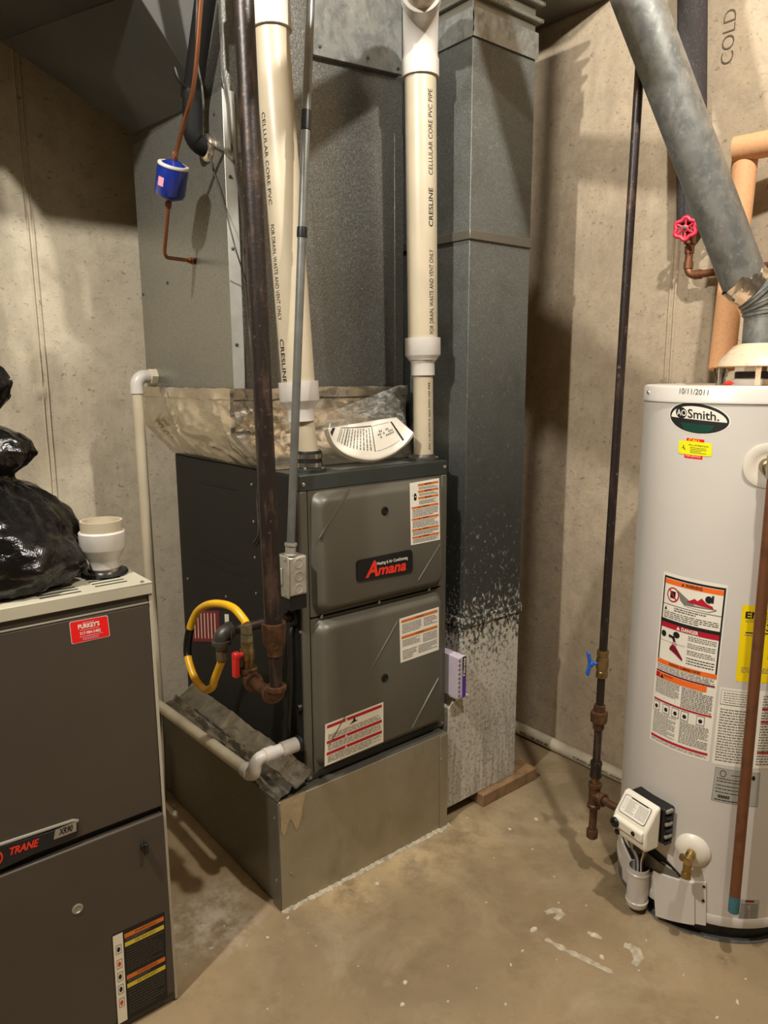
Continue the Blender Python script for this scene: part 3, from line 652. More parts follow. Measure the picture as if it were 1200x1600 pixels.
# exhaust (right)
ex = thing('exhaust_vent', 'cream PVC vent pipe on the right of the newer furnace top, joining an overhead elbow', 'vent pipe')
E0 = Vector((.607, .095, ZT)); etop = pix(657, 100, y=.10); EX = lambda z: Vector((E0.x + (etop.x - E0.x) * (z - ZT) / (etop.z - ZT), E0.y + .005 * (z - ZT), z))
lathe('flange', 'iron_grey', ex, [(.047, 0), (.047, .008), (.036, .010), (.033, .018), (.031, .018)], E0 + Vector((0, 0, .0003)), seg=28)
for a in (.5, 2.1, 3.7, 5.3): screw(ex, E0 + Vector((.041 * cos(a), .041 * sin(a), .0085)), (0, 0, 1), .005)
zr = pix(660, 578, y=.1).z; zc0 = pix(660, 562, y=.1).z; zc1 = pix(660, 534, y=.1).z; zt0 = pix(657, 122, y=.1).z; zt1 = pix(657, 92, y=.1).z
tube('narrow_pipe', 'pvc_cream', ex, [EX(ZT + .012), EX(zr + .02)], .0302, 28)
axv = (EX(2) - EX(1.5)).normalized()
lathe('reducer', 'pvc_white', ex, [(.030, -.012), (.0355, -.012), (.0355, .022), (.0365, .026), (.0525, .046), (.0535, .048), (.0535, .098), (.0505, .098), (.044, .096)], EX(zr - .004), axv, 32)
tube('pipe', 'pvc_cream', ex, [EX(zr + .03), EX(zt1)], .0446, 32)
hub = EX(zt0); rise = zt1 - zt0
lathe('elbow_hub', 'pvc_white', ex, [(.0446, -.0), (.0525, 0), (.0525, .045), (.0495, .05), (.049, .06)], hub, axv, 32)
dv = Vector((-.655, -.755, 0)).normalized(); top = EX(zt0 + .05); ec = top + Vector((0, 0, .105))
el = fillet([top, ec, ec + dv * .115], .095, 14)
tube('elbow', 'pvc_white', ex, el, .049, 32)
lathe('elbow_hub', 'pvc_white', ex, [(.049, 0), (.0535, .005), (.0535, .05), (.0455, .05)], ec + dv * .10, dv, 32)
tube('overhead_pipe', 'pvc_cream', ex, [ec + dv * .11, ec + dv * 2.6], .0446, 28)
sd = TOC(E0); sd2 = (Matrix.Rotation(radians(38), 3, 'Z') @ sd)
print_on_pipe(ex, EX(zr + .09), EX(zt0 - .02), .0446, sd2, 'FOR DRAIN, WASTE AND VENT ONLY', .020, frm=.02, to=.36)
print_on_pipe(ex, EX(zr + .09), EX(zt0 - .02), .0446, sd2, 'CRESLINE', .021, frm=.45, to=.60, bold=.012)
print_on_pipe(ex, EX(zr + .09), EX(zt0 - .02), .0446, sd2, 'CELLULAR CORE PVC PIPE', .020, frm=.65, to=.97)
print_on_pipe(ex, EX(ZT + .03), EX(zr - .03), .0302, sd2, 'PVC 1120 ASTM D 2665 DWV NSF PIPE', .011, frm=.02, to=.97)
# intake (left), leaning
it = thing('intake_vent', 'leaning cream PVC vent pipe on the left of the newer furnace top, crossed by conduit', 'vent pipe')
I0 = Vector((.19, .105, ZT)); i1 = pix(463, 600, y=.11); i2 = pix(421, 20, y=.15); 
ia = Vector((.168, .107, 1.40)); ib = i2 + (i2 - ia) * .35
lathe('flange', 'furnace_top', it, [(.05, 0), (.05, .008), (.034, .010)], I0 + Vector((0, 0, .0003)), seg=28)
for a in (.4, 2.0, 3.9, 5.2): screw(it, I0 + Vector((.042 * cos(a), .042 * sin(a), .0085)), (0, 0, 1), .005)
lathe('rubber_coupling', 'rubber_black', it, [(.034, .006), (.0375, .008), (.0375, .052), (.036, .056), (.031, .056)], I0, seg=28)
for z in (.012, .036): lathe('hose_clamp', 'steel_clamp', it, [(.0376, z), (.0388, z), (.0388, z + .012), (.0376, z + .012)], I0, seg=28)
lean = (ia - (I0 + Vector((0, 0, .05)))).normalized()
tube('narrow_pipe', 'pvc_cream', it, [I0 + Vector((0, 0, .04)), ia], .0302, 28)
ax2 = (i2 - ia).normalized()
lathe('reducer', 'pvc_white', it, [(.030, -.055), (.0355, -.055), (.0355, -.025), (.0365, -.022), (.0525, -.002), (.0535, 0), (.0535, .05), (.0505, .05), (.044, .048)], ia, ax2, 32)
tube('pipe', 'pvc_cream', it, [ia + ax2 * .01, ib], .0446, 32)
kk = (pix(421, 48, y=.148) - ia).length
lathe('coupling', 'pvc_white', it, [(.0446, 0), (.0525, 0), (.0525, .09), (.0446, .09)], ia + ax2 * kk, ax2, 32)
si = Matrix.Rotation(radians(-52), 3, 'Z') @ TOC(ia)
print_on_pipe(it, ia, i2, .0446, si, 'CRESLINE', .021, frm=.05, to=.17, flip=True, bold=.012)
print_on_pipe(it, ia, i2, .0446, si, 'FOR DRAIN, WASTE AND VENT ONLY', .020, frm=.22, to=.47, flip=True)
print_on_pipe(it, ia, i2, .0446, si, 'CELLULAR CORE PVC', .018, frm=.52, to=.75, flip=True)

# ================================================================== conduit and switch box
jb = thing('junction_box', 'zinc electrical box with round knockouts on the newer furnace side', 'electrical box')
q = pix(452, 905, x=FX0 - .03); jx0, jx1 = FX0 - .062, FX0 - .0005; jy0 = pix(466, 905, x=FX0 - .03).y; jy1 = jy0 + .065
jz0, jz1 = pix(452, 925, x=FX0 - .03).z, pix(452, 865, x=FX0 - .03).z
box('box_body', 'box_zinc', jb, jx0 + .004, jx1, jy0, jy1, jz0, jz1, bevel=.006)
box('cover', 'box_zinc', jb, jx0, jx0 + .0045, jy0 - .003, jy1 + .003, jz0 - .003, jz1 + .003, bevel=.004)
for i in range(3):
    z = jz0 + (jz1 - jz0) * (.18 + .32 * i); MB().lathe([(.0135, -.001), (.0135, .0012), (.011, .0012), (.011, -.001)], ((jx0 + jx1) / 2 + .003, jy0, z), (0, -1, 0), 20).build('knockout', 'box_zinc', jb)
box('switch_strap', 'box_zinc', jb, jx0 - .006, jx0 - .0003, jy0 + .022, jy1 - .008, jz0 + .03, jz1 - .03, bevel=.002)
screw(jb, (jx0, jy0 + .01, jz0 + .006), (-1, 0, 0), .004); screw(jb, (jx0, jy0 + .01, jz1 - .006), (-1, 0, 0), .004)
box('bracket', 'valve_black', jb, jx0 + .01, jx1, jy0 + .006, jy1, jz0 - .04, jz0 - .001, bevel=.002)
cy_ = min(jy0 + .016, FY - .0145); cb = pix(453.5, 860, y=cy_); cb = Vector((cb.x, cy_, jz1)); ct = pix(485, 0, y=cy_); ca = (ct - cb).normalized()
def pix_y(q): d = q - CAM; return 800 - FPX * d.dot(UP) / d.dot(FW)
cn = thing('conduit', 'thin grey steel conduit taped in two places, running up from the electrical box', 'conduit')
tube('conduit_pipe', 'emt', cn, [cb - ca * .004, cb + ca * 1.95], .0108, 16)
lathe('connector', 'box_zinc', cn, [(.0118, 0), (.0175, 0), (.0175, .004), (.014, .006), (.014, .026), (.0165, .027), (.0165, .034), (.0112, .034)], cb + ca * .001, ca, 20)
for y0, y1 in ((173, 203), (355, 371)):
    za, zb = [min((k * .002 for k in range(1000)), key=lambda l: abs(pix_y(cb + ca * l) - yq)) for yq in (y1, y0)]
    MB().lathe([(.0108, za), (.0128, za), (.0132, (za + zb) / 2), (.0126, zb), (.0108, zb)], cb, ca, 18).build('tape_wrap', 'tape_black', cn)

# ================================================================== gas line of the newer furnace
gl = thing('gas_line', 'old black iron gas pipe dropping past the newer furnace with rusty fittings', 'gas pipe')
GX = -.062
gb = pix(428, 985, x=GX); gt = pix(381, 0, x=GX); ga = (gt - gb).normalized()
tube('pipe', 'black_iron', gl, [gb + ga * .0, gb + ga * 2.18], .0215, 20)
ge = pix(431, 1088, x=GX); ge = Vector((GX, gb.y - .002, ge.z))
lathe('reducer', 'rust_iron', gl, [(.0225, .02), (.029, .02), (.0295, .0), (.0285, -.004), (.027, -.03), (.020, -.045), (.0185, -.062), (.015, -.062)], gb, (0, 0, 1), 24)
tube('nipple', 'black_iron', gl, [gb - Vector((0, 0, .05)), ge + Vector((0, 0, .02))], .0155, 18)
def fitting(parent, pts, r=.021, mat='rust_iron', rim=.004):
    o = MB().tube(fillet(pts, .02, 6), r, 18); P = [Vector(p) for p in pts]
    for a, b in ((P[0], P[1]), (P[-1], P[-2])):
        d_ = (b - a).normalized(); o.lathe([(r - .004, -.001), (r + rim, -.001), (r + rim, .009), (r, .011)], a, d_, 18)
    return o.build('elbow', mat, parent)
gy = pix(392, 1068, x=GX).y
fitting(gl, [ge + Vector((0, 0, .028)), ge, ge + Vector((0, .028, 0))])
gv = Vector((GX, gy + .012, ge.z))
tube('nipple', 'rust_iron', gl, [ge + Vector((0, .02, 0)), gv - Vector((0, .02, 0))], .0145, 16)
fitting(gl, [gv - Vector((0, .03, 0)), gv, gv + Vector((0, 0, .03))])
z1 = gv.z + .03
vb = MB().lathe([(.014, 0), (.0165, 0), (.0165, .022), (.0195, .026), (.0195, .05), (.0165, .054), (.0165, .074), (.012, .076)], gv + Vector((0, 0, .03)), (0, 0, 1), 8).build('shutoff_valve', 'brass', gl)
hp = gv + Vector((-.018, -.004, .072))
mb = MB().lathe([(.007, 0), (.007, .014), (.012, .014), (.012, .026), (.005, .03)], hp + Vector((.004, 0, 0)), (-1, 0, 0), 14)
mb.hexa([hp + Vector((-.012, -.009, -.055)), hp + Vector((-.026, -.009, -.055)), hp + Vector((-.026, .009, -.055)), hp + Vector((-.012, .009, -.055))],
        [hp + Vector((-.012, -.011, .008)), hp + Vector((-.024, -.011, .008)), hp + Vector((-.024, .011, .008)), hp + Vector((-.012, .011, .008))])
mb.build('valve_handle', 'red_plastic', vb, bevel=.002)['label'] = 'red lever handle'
ft = gv + Vector((0, 0, .104))
MB().lathe([(.013, 0), (.0175, 0), (.0175, .014), (.0125, .015), (.0125, .02), (.0165, .021), (.0165, .044), (.011, .046)], ft, (0, 0, 1), 6).build('flare_nut', 'nut_metal', gl, smooth=20)
hs = ft + Vector((0, 0, .045))
# inlet into the furnace
ei = pix(345, 987, y=GI.y); ei = Vector((max(ei.x, -.115), GI.y, GI.z + .001))
gi = thing('gas_inlet', 'short dark gas inlet pipe and grey elbow entering the newer furnace side', 'gas pipe')
tube('inlet_pipe', 'black_iron', gi, [(FX0 + .005, GI.y, GI.z), ei + Vector((.018, 0, 0))], .0135, 16)
fitting(gi, [ei + Vector((.028, 0, 0)), ei, ei - Vector((0, 0, .03))], .0205, 'iron_grey')
MB().lathe([(.012, 0), (.017, 0), (.017, .016), (.0125, .017), (.0125, .022), (.0165, .023), (.0165, .046), (.011, .048)], ei - Vector((0, 0, .026)), (0, 0, -1), 6).build('flare_nut', 'nut_metal', gi, smooth=20)
he = ei - Vector((0, 0, .074))
hosepx = [(381, 968), (366, 951), (348, 944), (328, 944), (311, 953), (300, 972), (294, 998), (293, 1020), (297, 1040), (306, 1062), (319, 1077), (331, 1074), (336, 1060)]
xs_ = [GX + (-.09 - GX) * i / 4 if i < 4 else -.085 - .02 * min(1, (i - 4) / 4) for i in range(len(hosepx))]
hp_ = [hs] + [pix(*q, x=min(x_, hs.x) if i < 5 else x_) for i, (q, x_) in enumerate(zip(hosepx, xs_))] + [he]
path = smooth_path(hp_, 8)
ho = thing('gas_connector', 'looping yellow coated flexible gas connector with a black wrap', 'gas hose')
n = len(path); i0, i1 = int(n * .46), int(n * .60)
tube('hose', 'yellow_hose', ho, path, .0105, 14)
tube('black_wrap', 'tape_black', ho, path[i0:i1], .0118, 14)

# ================================================================== condensate drains
cd_ = thing('condensate_trap', 'white PVC drain elbow and pipe along the newer furnace base', 'drain pipe')
ci = pix(468, 1161, x=FX0); r_ = .0178
k1 = pix(398, 1183, y=ci.y); k1 = Vector((k1.x, ci.y, ci.z + .0)); k2 = Vector((k1.x - .002, ci.y, pix(393, 1216, y=ci.y).z)); k3 = pix(257, 1119, x=k2.x)
tube('stub', 'pvc_white', cd_, [(FX0 - .003, ci.y, ci.z), (FX0 - .06, ci.y, ci.z)], r_ + .003, 20)
tube('elbow_run', 'pvc_white', cd_, fillet([(FX0 - .05, ci.y, ci.z), k1, k2, k2 + Vector((0, .045, 0))], .024, 10), r_, 20)
MB().lathe([(r_, 0), (r_ + .003, 0), (r_ + .003, .03), (r_, .03)], k1 + Vector((.028, 0, 0)), (1, 0, 0), 20).build('elbow_hub', 'pvc_white', cd_)
MB().lathe([(r_, 0), (r_ + .003, 0), (r_ + .003, .03), (r_, .03)], k2 + Vector((0, .024, 0)), (0, 1, 0), 20).build('elbow_hub', 'pvc_white', cd_)
dirn = (k3 - k2).normalized(); 
tube('drain_run', 'pvc_dirty', cd_, [k2 + Vector((0, .04, 0)), Vector((k2.x, .735, k2.z - .03))], r_ - .0005, 20)
tube('drain_drop', 'pvc_dirty', cd_, fillet([Vector((k2.x, .715, k2.z - .029)), Vector((k2.x, .755, k2.z - .031)), Vector((k2.x, .755, .0))], .02), r_ - .0005, 20)
cc = thing('coil_drain', 'white PVC drain with elbow leaving the coil case and dropping behind the old furnace', 'drain pipe')
c0 = pix(243, 588, x=CX0); c1 = pix(213, 590, y=c0.y)
lathe('bushing', 'pvc_dirty', cc, [(.027, 0), (.027, .02), (.022, .024), (.022, .034)], (CX0, c0.y, c0.z), (-1, 0, 0), 6)
c1 = Vector((c1.x, c0.y, c0.z))
tube('elbow', 'pvc_white', cc, fillet([(CX0 - .02, c0.y, c0.z), c1, c1 - Vector((0, 0, .055))], .03, 10), .0215, 20)
cbm = pix(232, 905, y=c0.y); 
tube('drop_pipe', 'pvc_cream', cc, [c1 - Vector((0, 0, .045)), Vector((c1.x + .004, c0.y, 0.0))], .0178, 20)

# ================================================================== refrigerant lines
sn = pix(326, 231, x=CX0)
su = thing('suction_line', 'thick black foam insulated refrigerant pipe bending into the coil case', 'pipe')
s0 = Vector((CX0 - .001, sn.y, sn.z)); s1 = pix(299, 226, y=sn.y + .01); s1 = Vector((s1.x, sn.y, sn.z))
s2 = s1 + Vector((.0, -.01, .12)); s3 = pix(322, -10, y=s2.y - .12)
tube('insulation', 'foam_black', su, fillet([s0, s1, s2, s3, s3 + (s3 - s2) * .6], [.035, .12, .2], 10), .0255, 20)
lathe('putty', 'foil', su, [(.036, 0), (.034, .008), (.026, .014)], s0, (-1, 0, 0), 18)
MB().lathe([(.027, -.012), (.0285, -.012), (.0295, .004), (.0285, .014), (.027, .014)], s2 + Vector((0, 0, .0)), (s3 - s1).normalized(), 18).build('tape_wrap', 'tape_black', su)
tube('tape_tail', 'tape_black', su, smooth_path([s2 + Vector((-.02, -.015, .006)), s2 + Vector((-.045, -.02, .02)), s2 + Vector((-.055, -.02, .045))]), .005, 8)
st = pix(303, 408, x=CX0)
lq = thing('liquid_line', 'thin copper refrigerant line carrying a blue filter drier into the coil case', 'pipe')
LX = -.055
l0 = Vector((CX0 - .001, st.y, st.z)); l1 = pix(256, 402, x=LX); l1 = Vector((LX, l1.y, l1.z))
d0 = pix(264, 312, x=LX); d1 = pix(272, 252, x=LX); l2 = pix(303, 130, x=LX - .01); l3 = pix(314, 0, x=LX - .01); l4 = l3 + (l3 - l2) * .8
tube('lower_line', 'copper', lq, fillet([l0, l1, d0 + (d0 - d1) * .02], .022, 8), .0052, 12)
tube('upper_line', 'copper', lq, smooth_path([d1, d1.lerp(l2, .5), l2, l3, l4]), .0056, 12)
lathe('stub_fitting', 'copper', lq, [(.0095, 0), (.0095, .012), (.0075, .014), (.0075, .022)], l0, (l1 - l0).normalized(), 14)
da = (d1 - d0).normalized(); dl = (d1 - d0).length
fd_ = lathe('filter_drier', 'blue_paint', lq, [(.008, -.006), (.016, 0), (.036, .010), (.0395, .018), (.0395, dl - .018), (.037, dl - .010), (.018, dl), (.008, dl + .004)], d0, da, 28)
fd_['label'] = 'blue painted filter drier canister'; lathe('end_glint', 'pvc_white', fd_, [(.0396, dl - .0135), (.0402, dl - .012), (.0402, dl - .009), (.0385, dl - .0065)], d0, da, 28)  # thin white ring paints in the glint on the drier's top end
for e_, s_ in ((d0, -1), (d1, 1)): lathe('solder_joint', 'copper_dull', fd_, [(.0055, 0), (.0085, .004), (.0085, .02), (.0055, .024)], e_, da * s_, 14)
cdm = d0 + da * dl * .48; so = TOC(cdm); so = (Matrix.Rotation(radians(-38), 3, 'Z') @ so); so = (so - da * so.dot(da)).normalized(); tq = da.cross(so)
L = Label(lambda u, v, o: cdm + da * ((v - .5) * .022) + (so * cos((u - .5) * .45) + tq * sin((u - .5) * .45)) * (.0397 + o), .018, .022); L.rect(0, 0, 1, 1, 'pink_paper', 0, 4); L.build('tag', fd_, 'small pink sticker')
# thin cables
def wire(label, pts, r=.0022, mat='iron_grey'):
    tag(tube('control_wire', mat, None, smooth_path(pts, 8), r, 8), label, 'wire')
wy = CY0 - .011
wire('thin brown wire running down the corner of the coil case', [pix(*q, y=wy) for q in [(343, -10), (346, 60), (348, 110), (357, 160), (361, 220), (372, 290), (380, 340), (382, 420), (388, 500)]] + [pix(*q, y=CY0 - .05) for q in [(397, 590), (402, 640)]] + [(FX0 - .035, .15, 1.27)] + [pix(*q, x=FX0 - .01) for q in [(402, 770), (404, 830), (396, 850)]], .003, 'iron_grey')
wire('thin grey wire hanging across the side of the coil case', [pix(*q, x=CX0 - .008) for q in [(326, 232), (332, 262), (345, 300), (358, 350), (370, 395)]] + [pix(385, 440, y=wy - .01)], .002)
wire('thin grey wire clipped to the insulated pipe', [pix(*q, x=LX + .01) for q in [(308, -10), (307, 60), (309, 100), (316, 140), (318, 175)]] + [s0 + Vector((-.03, -.03, .02))], .0026)

# ================================================================== manual and plastic sleeve on the furnace top
front = [(513, 677), (521, 700), (537, 716), (560, 725), (586, 727), (612, 718), (632, 703), (646, 684)]
back = [(515, 672), (530, 669), (546, 666.5), (562, 664), (578, 661.5), (592, 659), (606, 657), (619, 655)]
fr_ = [pix(*q, y=.062) for q in front]; bk_ = [pix(*q, y=.135) + Vector((0, 0, .006)) for q in back]
zmin = min(p.z for p in fr_); fr_ = [Vector((p.x, p.y, p.z - zmin + ZT + .0185)) for p in fr_]
def cr(P, u):
    n = len(P) - 1; f_ = min(u, .9999) * n; i = int(f_); t_ = f_ - i
    a, b_, c_, d_ = P[max(i - 1, 0)], P[i], P[i + 1], P[min(i + 2, n)]
    return .5 * ((2 * b_) + (c_ - a) * t_ + (2 * a - 5 * b_ + 4 * c_ - d_) * t_ * t_ + (3 * b_ - a - 3 * c_ + d_) * t_ ** 3)
def page(u, v, o=0):
    def S(u, v): return cr(fr_, u).lerp(cr(bk_, u), v)
    p = S(u, v); du = S(min(u + .01, 1), v) - S(max(u - .01, 0), v); dv = S(u, min(v + .01, 1)) - S(u, max(v - .01, 0))
    n = du.cross(dv).normalized(); n = n if n.dot(CAM - p) > 0 else -n
    return p + n * o
mn = thing('manual', 'curled white installation manual lying on the newer furnace top', 'booklet')
MB().grid(lambda u, v: page(u, v, -.002), 40, 14).build('pages', 'paper_white', mn, solid=.004)
for i in range(3): MB().grid(lambda u, v: page(u, v * (.985 - .01 * i), -.006 - .0035 * i), 40, 10).build('pages', 'paper_cream', mn, solid=.002)
L = Label(lambda u, v, o: page(u, v, o + .0002), .2, .12)
for u0, u1 in ((.06, .10), (.86, .88)): L.rect(u0, .12, u1, .86, 'ink_black', 2, 3)
def wl(u0, v0, u1, v1, m='ink_black'): L.mb.grid(lambda a, b_: page(u0 + (u1 - u0) * a, v0 + (v1 - v0) * b_, .0008), max(1, int((u1 - u0) * 40)), max(1, int((v1 - v0) * 16)), m)
wl(.18, .86, .58, .885); wl(.18, .2, .187, .86); wl(.58, .2, .587, .86); wl(.28, .25, .285, .84); wl(.6, .2, .84, .21, 'ink_grey'); wl(.6, .86, .84, .87, 'ink_grey')
rr = random.Random(3)
for i in range(11):
    u = .2 + i * .034
    v = .24
    while v < .8:
        l = .03 + rr.random() * .09; wl(u, v, u + .012, min(.82, v + l), 'ink_grey'); v += l + .02
for i in range(9):
    for j in range(3):
        if rr.random() < .6: wl(.64 + i * .022, .5 + j * .08, .655 + i * .022, .55 + j * .08, 'ink_grey')
L.build('page_print', mn)
pb = thing('plastic_bag', 'clear plastic document sleeve slumped against the foil behind the manual', 'plastic bag')
cA = [pix(500, 712, y=.13), pix(640, 690, y=.13), pix(628, 600, y=.215), pix(505, 648, y=.19)]
def film(u, v):
    p = cA[0].lerp(cA[1], u).lerp(cA[3].lerp(cA[2], u), v); 
    return p + Vector((0, -1, .3)) * (.010 * fbm((u * 2, v * 2, 0), 1.6, 31) + .004 * fbm((u * 3, v * 3, 5), 4, 32))
MB().grid(film, 44, 30).build('film', 'clear_film', pb, smooth=30)
MB().grid(lambda u, v: Vector((.245 + .27 * u, .048 + .06 * v, ZT + .0016 + .0012 * (1 + fbm((u * 3, v * 2, 0), 2, 33)))), 30, 8).build('film_fold', 'clear_film', pb, smooth=30)

# ================================================================== old furnace
OX0, OX1, OY0, OY1, OZ = -.93, -.347, -.092, .62, 1.036
of = thing('old_furnace', 'disused brown grey furnace with beige top and red sticker', 'furnace')
box('cabinet', 'old_beige', of, OX0, OX1, OY0 + .02, OY1, .0, OZ - .003, bevel=.003)
# top panel with louvre slots
tp = MB().box(OX0 - .001, OX1 + .002, OY0 - .003, OY1, OZ - .002, OZ + .0).box(OX0 - .001, OX1 + .002, OY0 - .003, OY0 + .001, OZ - .026, OZ - .002)
top_panel = tp.build('top_panel', 'old_beige', of, bevel=.0015)
for gx0, gx1, gy0, n in ((-.565, -.485, -.075, 7), (-.452, -.385, -.06, 4)):
    for i in range(n):
        y = gy0 + i * .021; MB().box(gx0, gx1, y, y + .0065, OZ - .001, OZ + .0004).build('louvre_slot', 'dark_gap', top_panel, smooth=0)
screw(top_panel, pix(222, 910, z=OZ), (0, 0, 1), .005)
ZS = .50
box('edge_strip', 'old_beige', of, OX1 - .006, OX1 + .001, OY0 + .001, OY0 + .03, .004, OZ - .027, bevel=.001)
box('header', 'old_paint', of, OX0, OX1 - .007, OY0 + .004, OY0 + .02, OZ - .048, OZ - .026, bevel=.002)
box('header_lip', 'old_lip', of, OX0, OX1 - .007, OY0 - .001, OY0 + .006, OZ - .048, OZ - .0435, bevel=.0015)
ud2 = box('upper_door', 'old_paint', of, OX0, OX1 - .007, OY0, OY0 + .02, ZS + .012, OZ - .0485, bevel=.003)
ld2 = box('lower_door', 'old_paint', of, OX0, OX1 - .007, OY0 - .004, OY0 + .02, .03, ZS - .004, bevel=.004)
box('door_gap', 'dark_gap', of, OX0, OX1 - .007, OY0 + .012, OY0 + .02, ZS - .003, ZS + .0115, bevel=0)
box('kick_plate', 'old_paint', of, OX0, OX1 - .002, OY0 + .004, OY0 + .02, .002, .029, bevel=.002)
# sticker
L = label_y(OY0, (108, 972), (168, 961), (172, 994), (112, 1007)); L.poly(rrect(.05, 5, L.w / L.h), 'paper_white', 0); 
f_ = L.fn; pts = [(.012 + .976 * u, .02 + .96 * v) for u, v in rrect(.05, 5, L.w / L.h)]; L.poly(pts, 'sticker_red', 1)
L.text("PURKEY'S", .48, .70, .27, 'paper_white', 3, width=.56, bold=.035); L.text('317-984-5482', .50, .385, .19, 'paper_white', 3, width=.54, bold=.015)
for v, a_, b_ in ((.86, .33, .64), (.54, .24, .74), (.25, .22, .82), (.17, .28, .72), (.10, .3, .7)): L.lines(a_, v - .025, b_, v + .025, 1, 'pink_paper', 3, .8, int(v * 100))
L.build('service_sticker', ud2, 'red service sticker with white lettering')
# name plate at the foot of the upper door
yb = OY0
def strip(px0, py0t, py0b, px1, py1t, py1b): return [pix(px0, py0b, y=yb), pix(px1, py1b, y=yb), pix(px1, py1t, y=yb), pix(px0, py0t, y=yb)]
A_ = strip(-60, 1340, 1385, 121, 1284, 1302)
mb = MB(); 
for o in (0, .004): pass
q4 = [Vector(p) for p in A_]; mb.hexa([p for p in q4], [p + Vector((0, -.005, 0)) for p in q4]); npl = mb.build('name_plate', 'ink_black', ud2, bevel=.002)
lip0, lip1 = pix(-60, 1338, y=yb), pix(113, 1281, y=yb); MB().tube([lip0 + Vector((0, -.003, 0)), lip1 + Vector((0, -.003, 0)), lip1 + Vector((.01, -.001, -.006))], .0035, 8).build('plate_trim', 'badge_silver', ud2)
yy = yb - .005; L = Label(*quadmap(pix(0, 1340, y=yy), pix(121, 1300, y=yy), pix(121, 1279, y=yy), pix(0, 1319, y=yy), (0, -1, 0)))
L.poly([(.68, .02), (.985, .10), (.985, .85), (.70, .72)], 'badge_silver', 1); L.text('XR90', .84, .43, .62, 'ink_black', 3, width=.19, shear=.2, bold=.03)
L.text('TRANE', .285, .18, .75, 'logo_red', 3, width=.37, shear=.25, bold=.035)
L.ell(-.03, .0, .065, .5, 'logo_red', 2); L.ell(-.03, .0, .045, .34, 'ink_black', 3)
L.build('plate_lettering', npl, 'red brand lettering and silver model tag')
# knob and plug on the lower door
yd = OY0 - .004
p = pix(225, 1322, y=yd); k_ = MB().lathe([(.009, 0), (.009, .006), (.005, .009)], (p.x, yd, p.z), (0, -1, 0), 16); k_.box(p.x - .004, p.x + .004, yd - .017, yd - .005, p.z - .013, p.z + .013); k_.build('latch_knob', 'valve_black', ld2, bevel=.0015)
p = pix(121, 1420, y=yd); lathe('hole_plug', 'badge_silver', ld2, [(.0115, 0), (.0115, .0015), (.008, .0025), (.007, .0012), (0, .0012)], (p.x, yd, p.z), (0, -1, 0), 20)
# warning label
L = label_y(yd, (174, 1462), (257, 1424), (262, 1559), (183, 1603)); L.rect(0, 0, 1, 1, 'ink_black', 0)
L.rect(.02, .01, .2, .985, 'paper_cream', 1)
for v, m_ in ((.82, 'ink_black'), (.66, 'logo_red'), (.52, 'ink_black'), (.38, 'ink_black'), (.23, 'logo_red')): L.rect(.06, v - .05, .165, v + .05, 'ink_grey', 2); L.rect(.07, v - .042, .155, v + .042, 'paper_cream', 3); L.ell(.11, v, .03, .028, m_, 4)
for v, m_ in ((.93, 'ink_orange'), (.47, 'ink_orange'), (.835, 'caution_yellow'), (.375, 'caution_yellow')):
    L.rect(.23, v - .024, .975, v + .024, m_, 2); L.text('WARNING' if m_ == 'ink_orange' else 'FOR YOUR SAFETY', .62, v, .04, 'ink_black', 3, width=.4)
for i, (v0, v1) in enumerate(((.87, .90), (.53, .80), (.41, .44), (.05, .34))): L.lines(.25, v0, .95 if v1 - v0 > .1 else .7, v1, 2 if v1 - v0 < .1 else 9, 'ink_grey' if v1 - v0 < .1 else 'old_paint', 2, .4, i)
L.build('warning_label', ld2, 'black warning label with orange and yellow bars')

# flue fitting standing on it
ff = thing('flue_fitting', 'white PVC reducer on a black flange standing on the old furnace', 'pipe fitting')
FP = pix(164, 897, z=OZ)
lathe('flange', 'rubber_black', ff, [(.048, .001), (.05, .004), (.048, .009), (.034, .011)], (FP.x, FP.y, OZ), seg=32)
lathe('metal_collar', 'steel_clamp', ff, [(.032, .008), (.036, .008), (.034, .016), (.028, .018)], (FP.x, FP.y, OZ), seg=32)
lathe('reducer', 'pvc_white', ff, [(.025, .012), (.0305, .013), (.031, .03), (.034, .036), (.046, .058), (.048, .062), (.049, .096), (.0465, .099), (.043, .099)], (FP.x, FP.y, OZ), seg=36)
MB().lathe([(.044, .07), (.044, .122), (.040, .122), (.040, .075), (0, .075)], (FP.x, FP.y, OZ), (0, 0, 1), 36).build('pipe_ring', 'pvc_cream', ff)

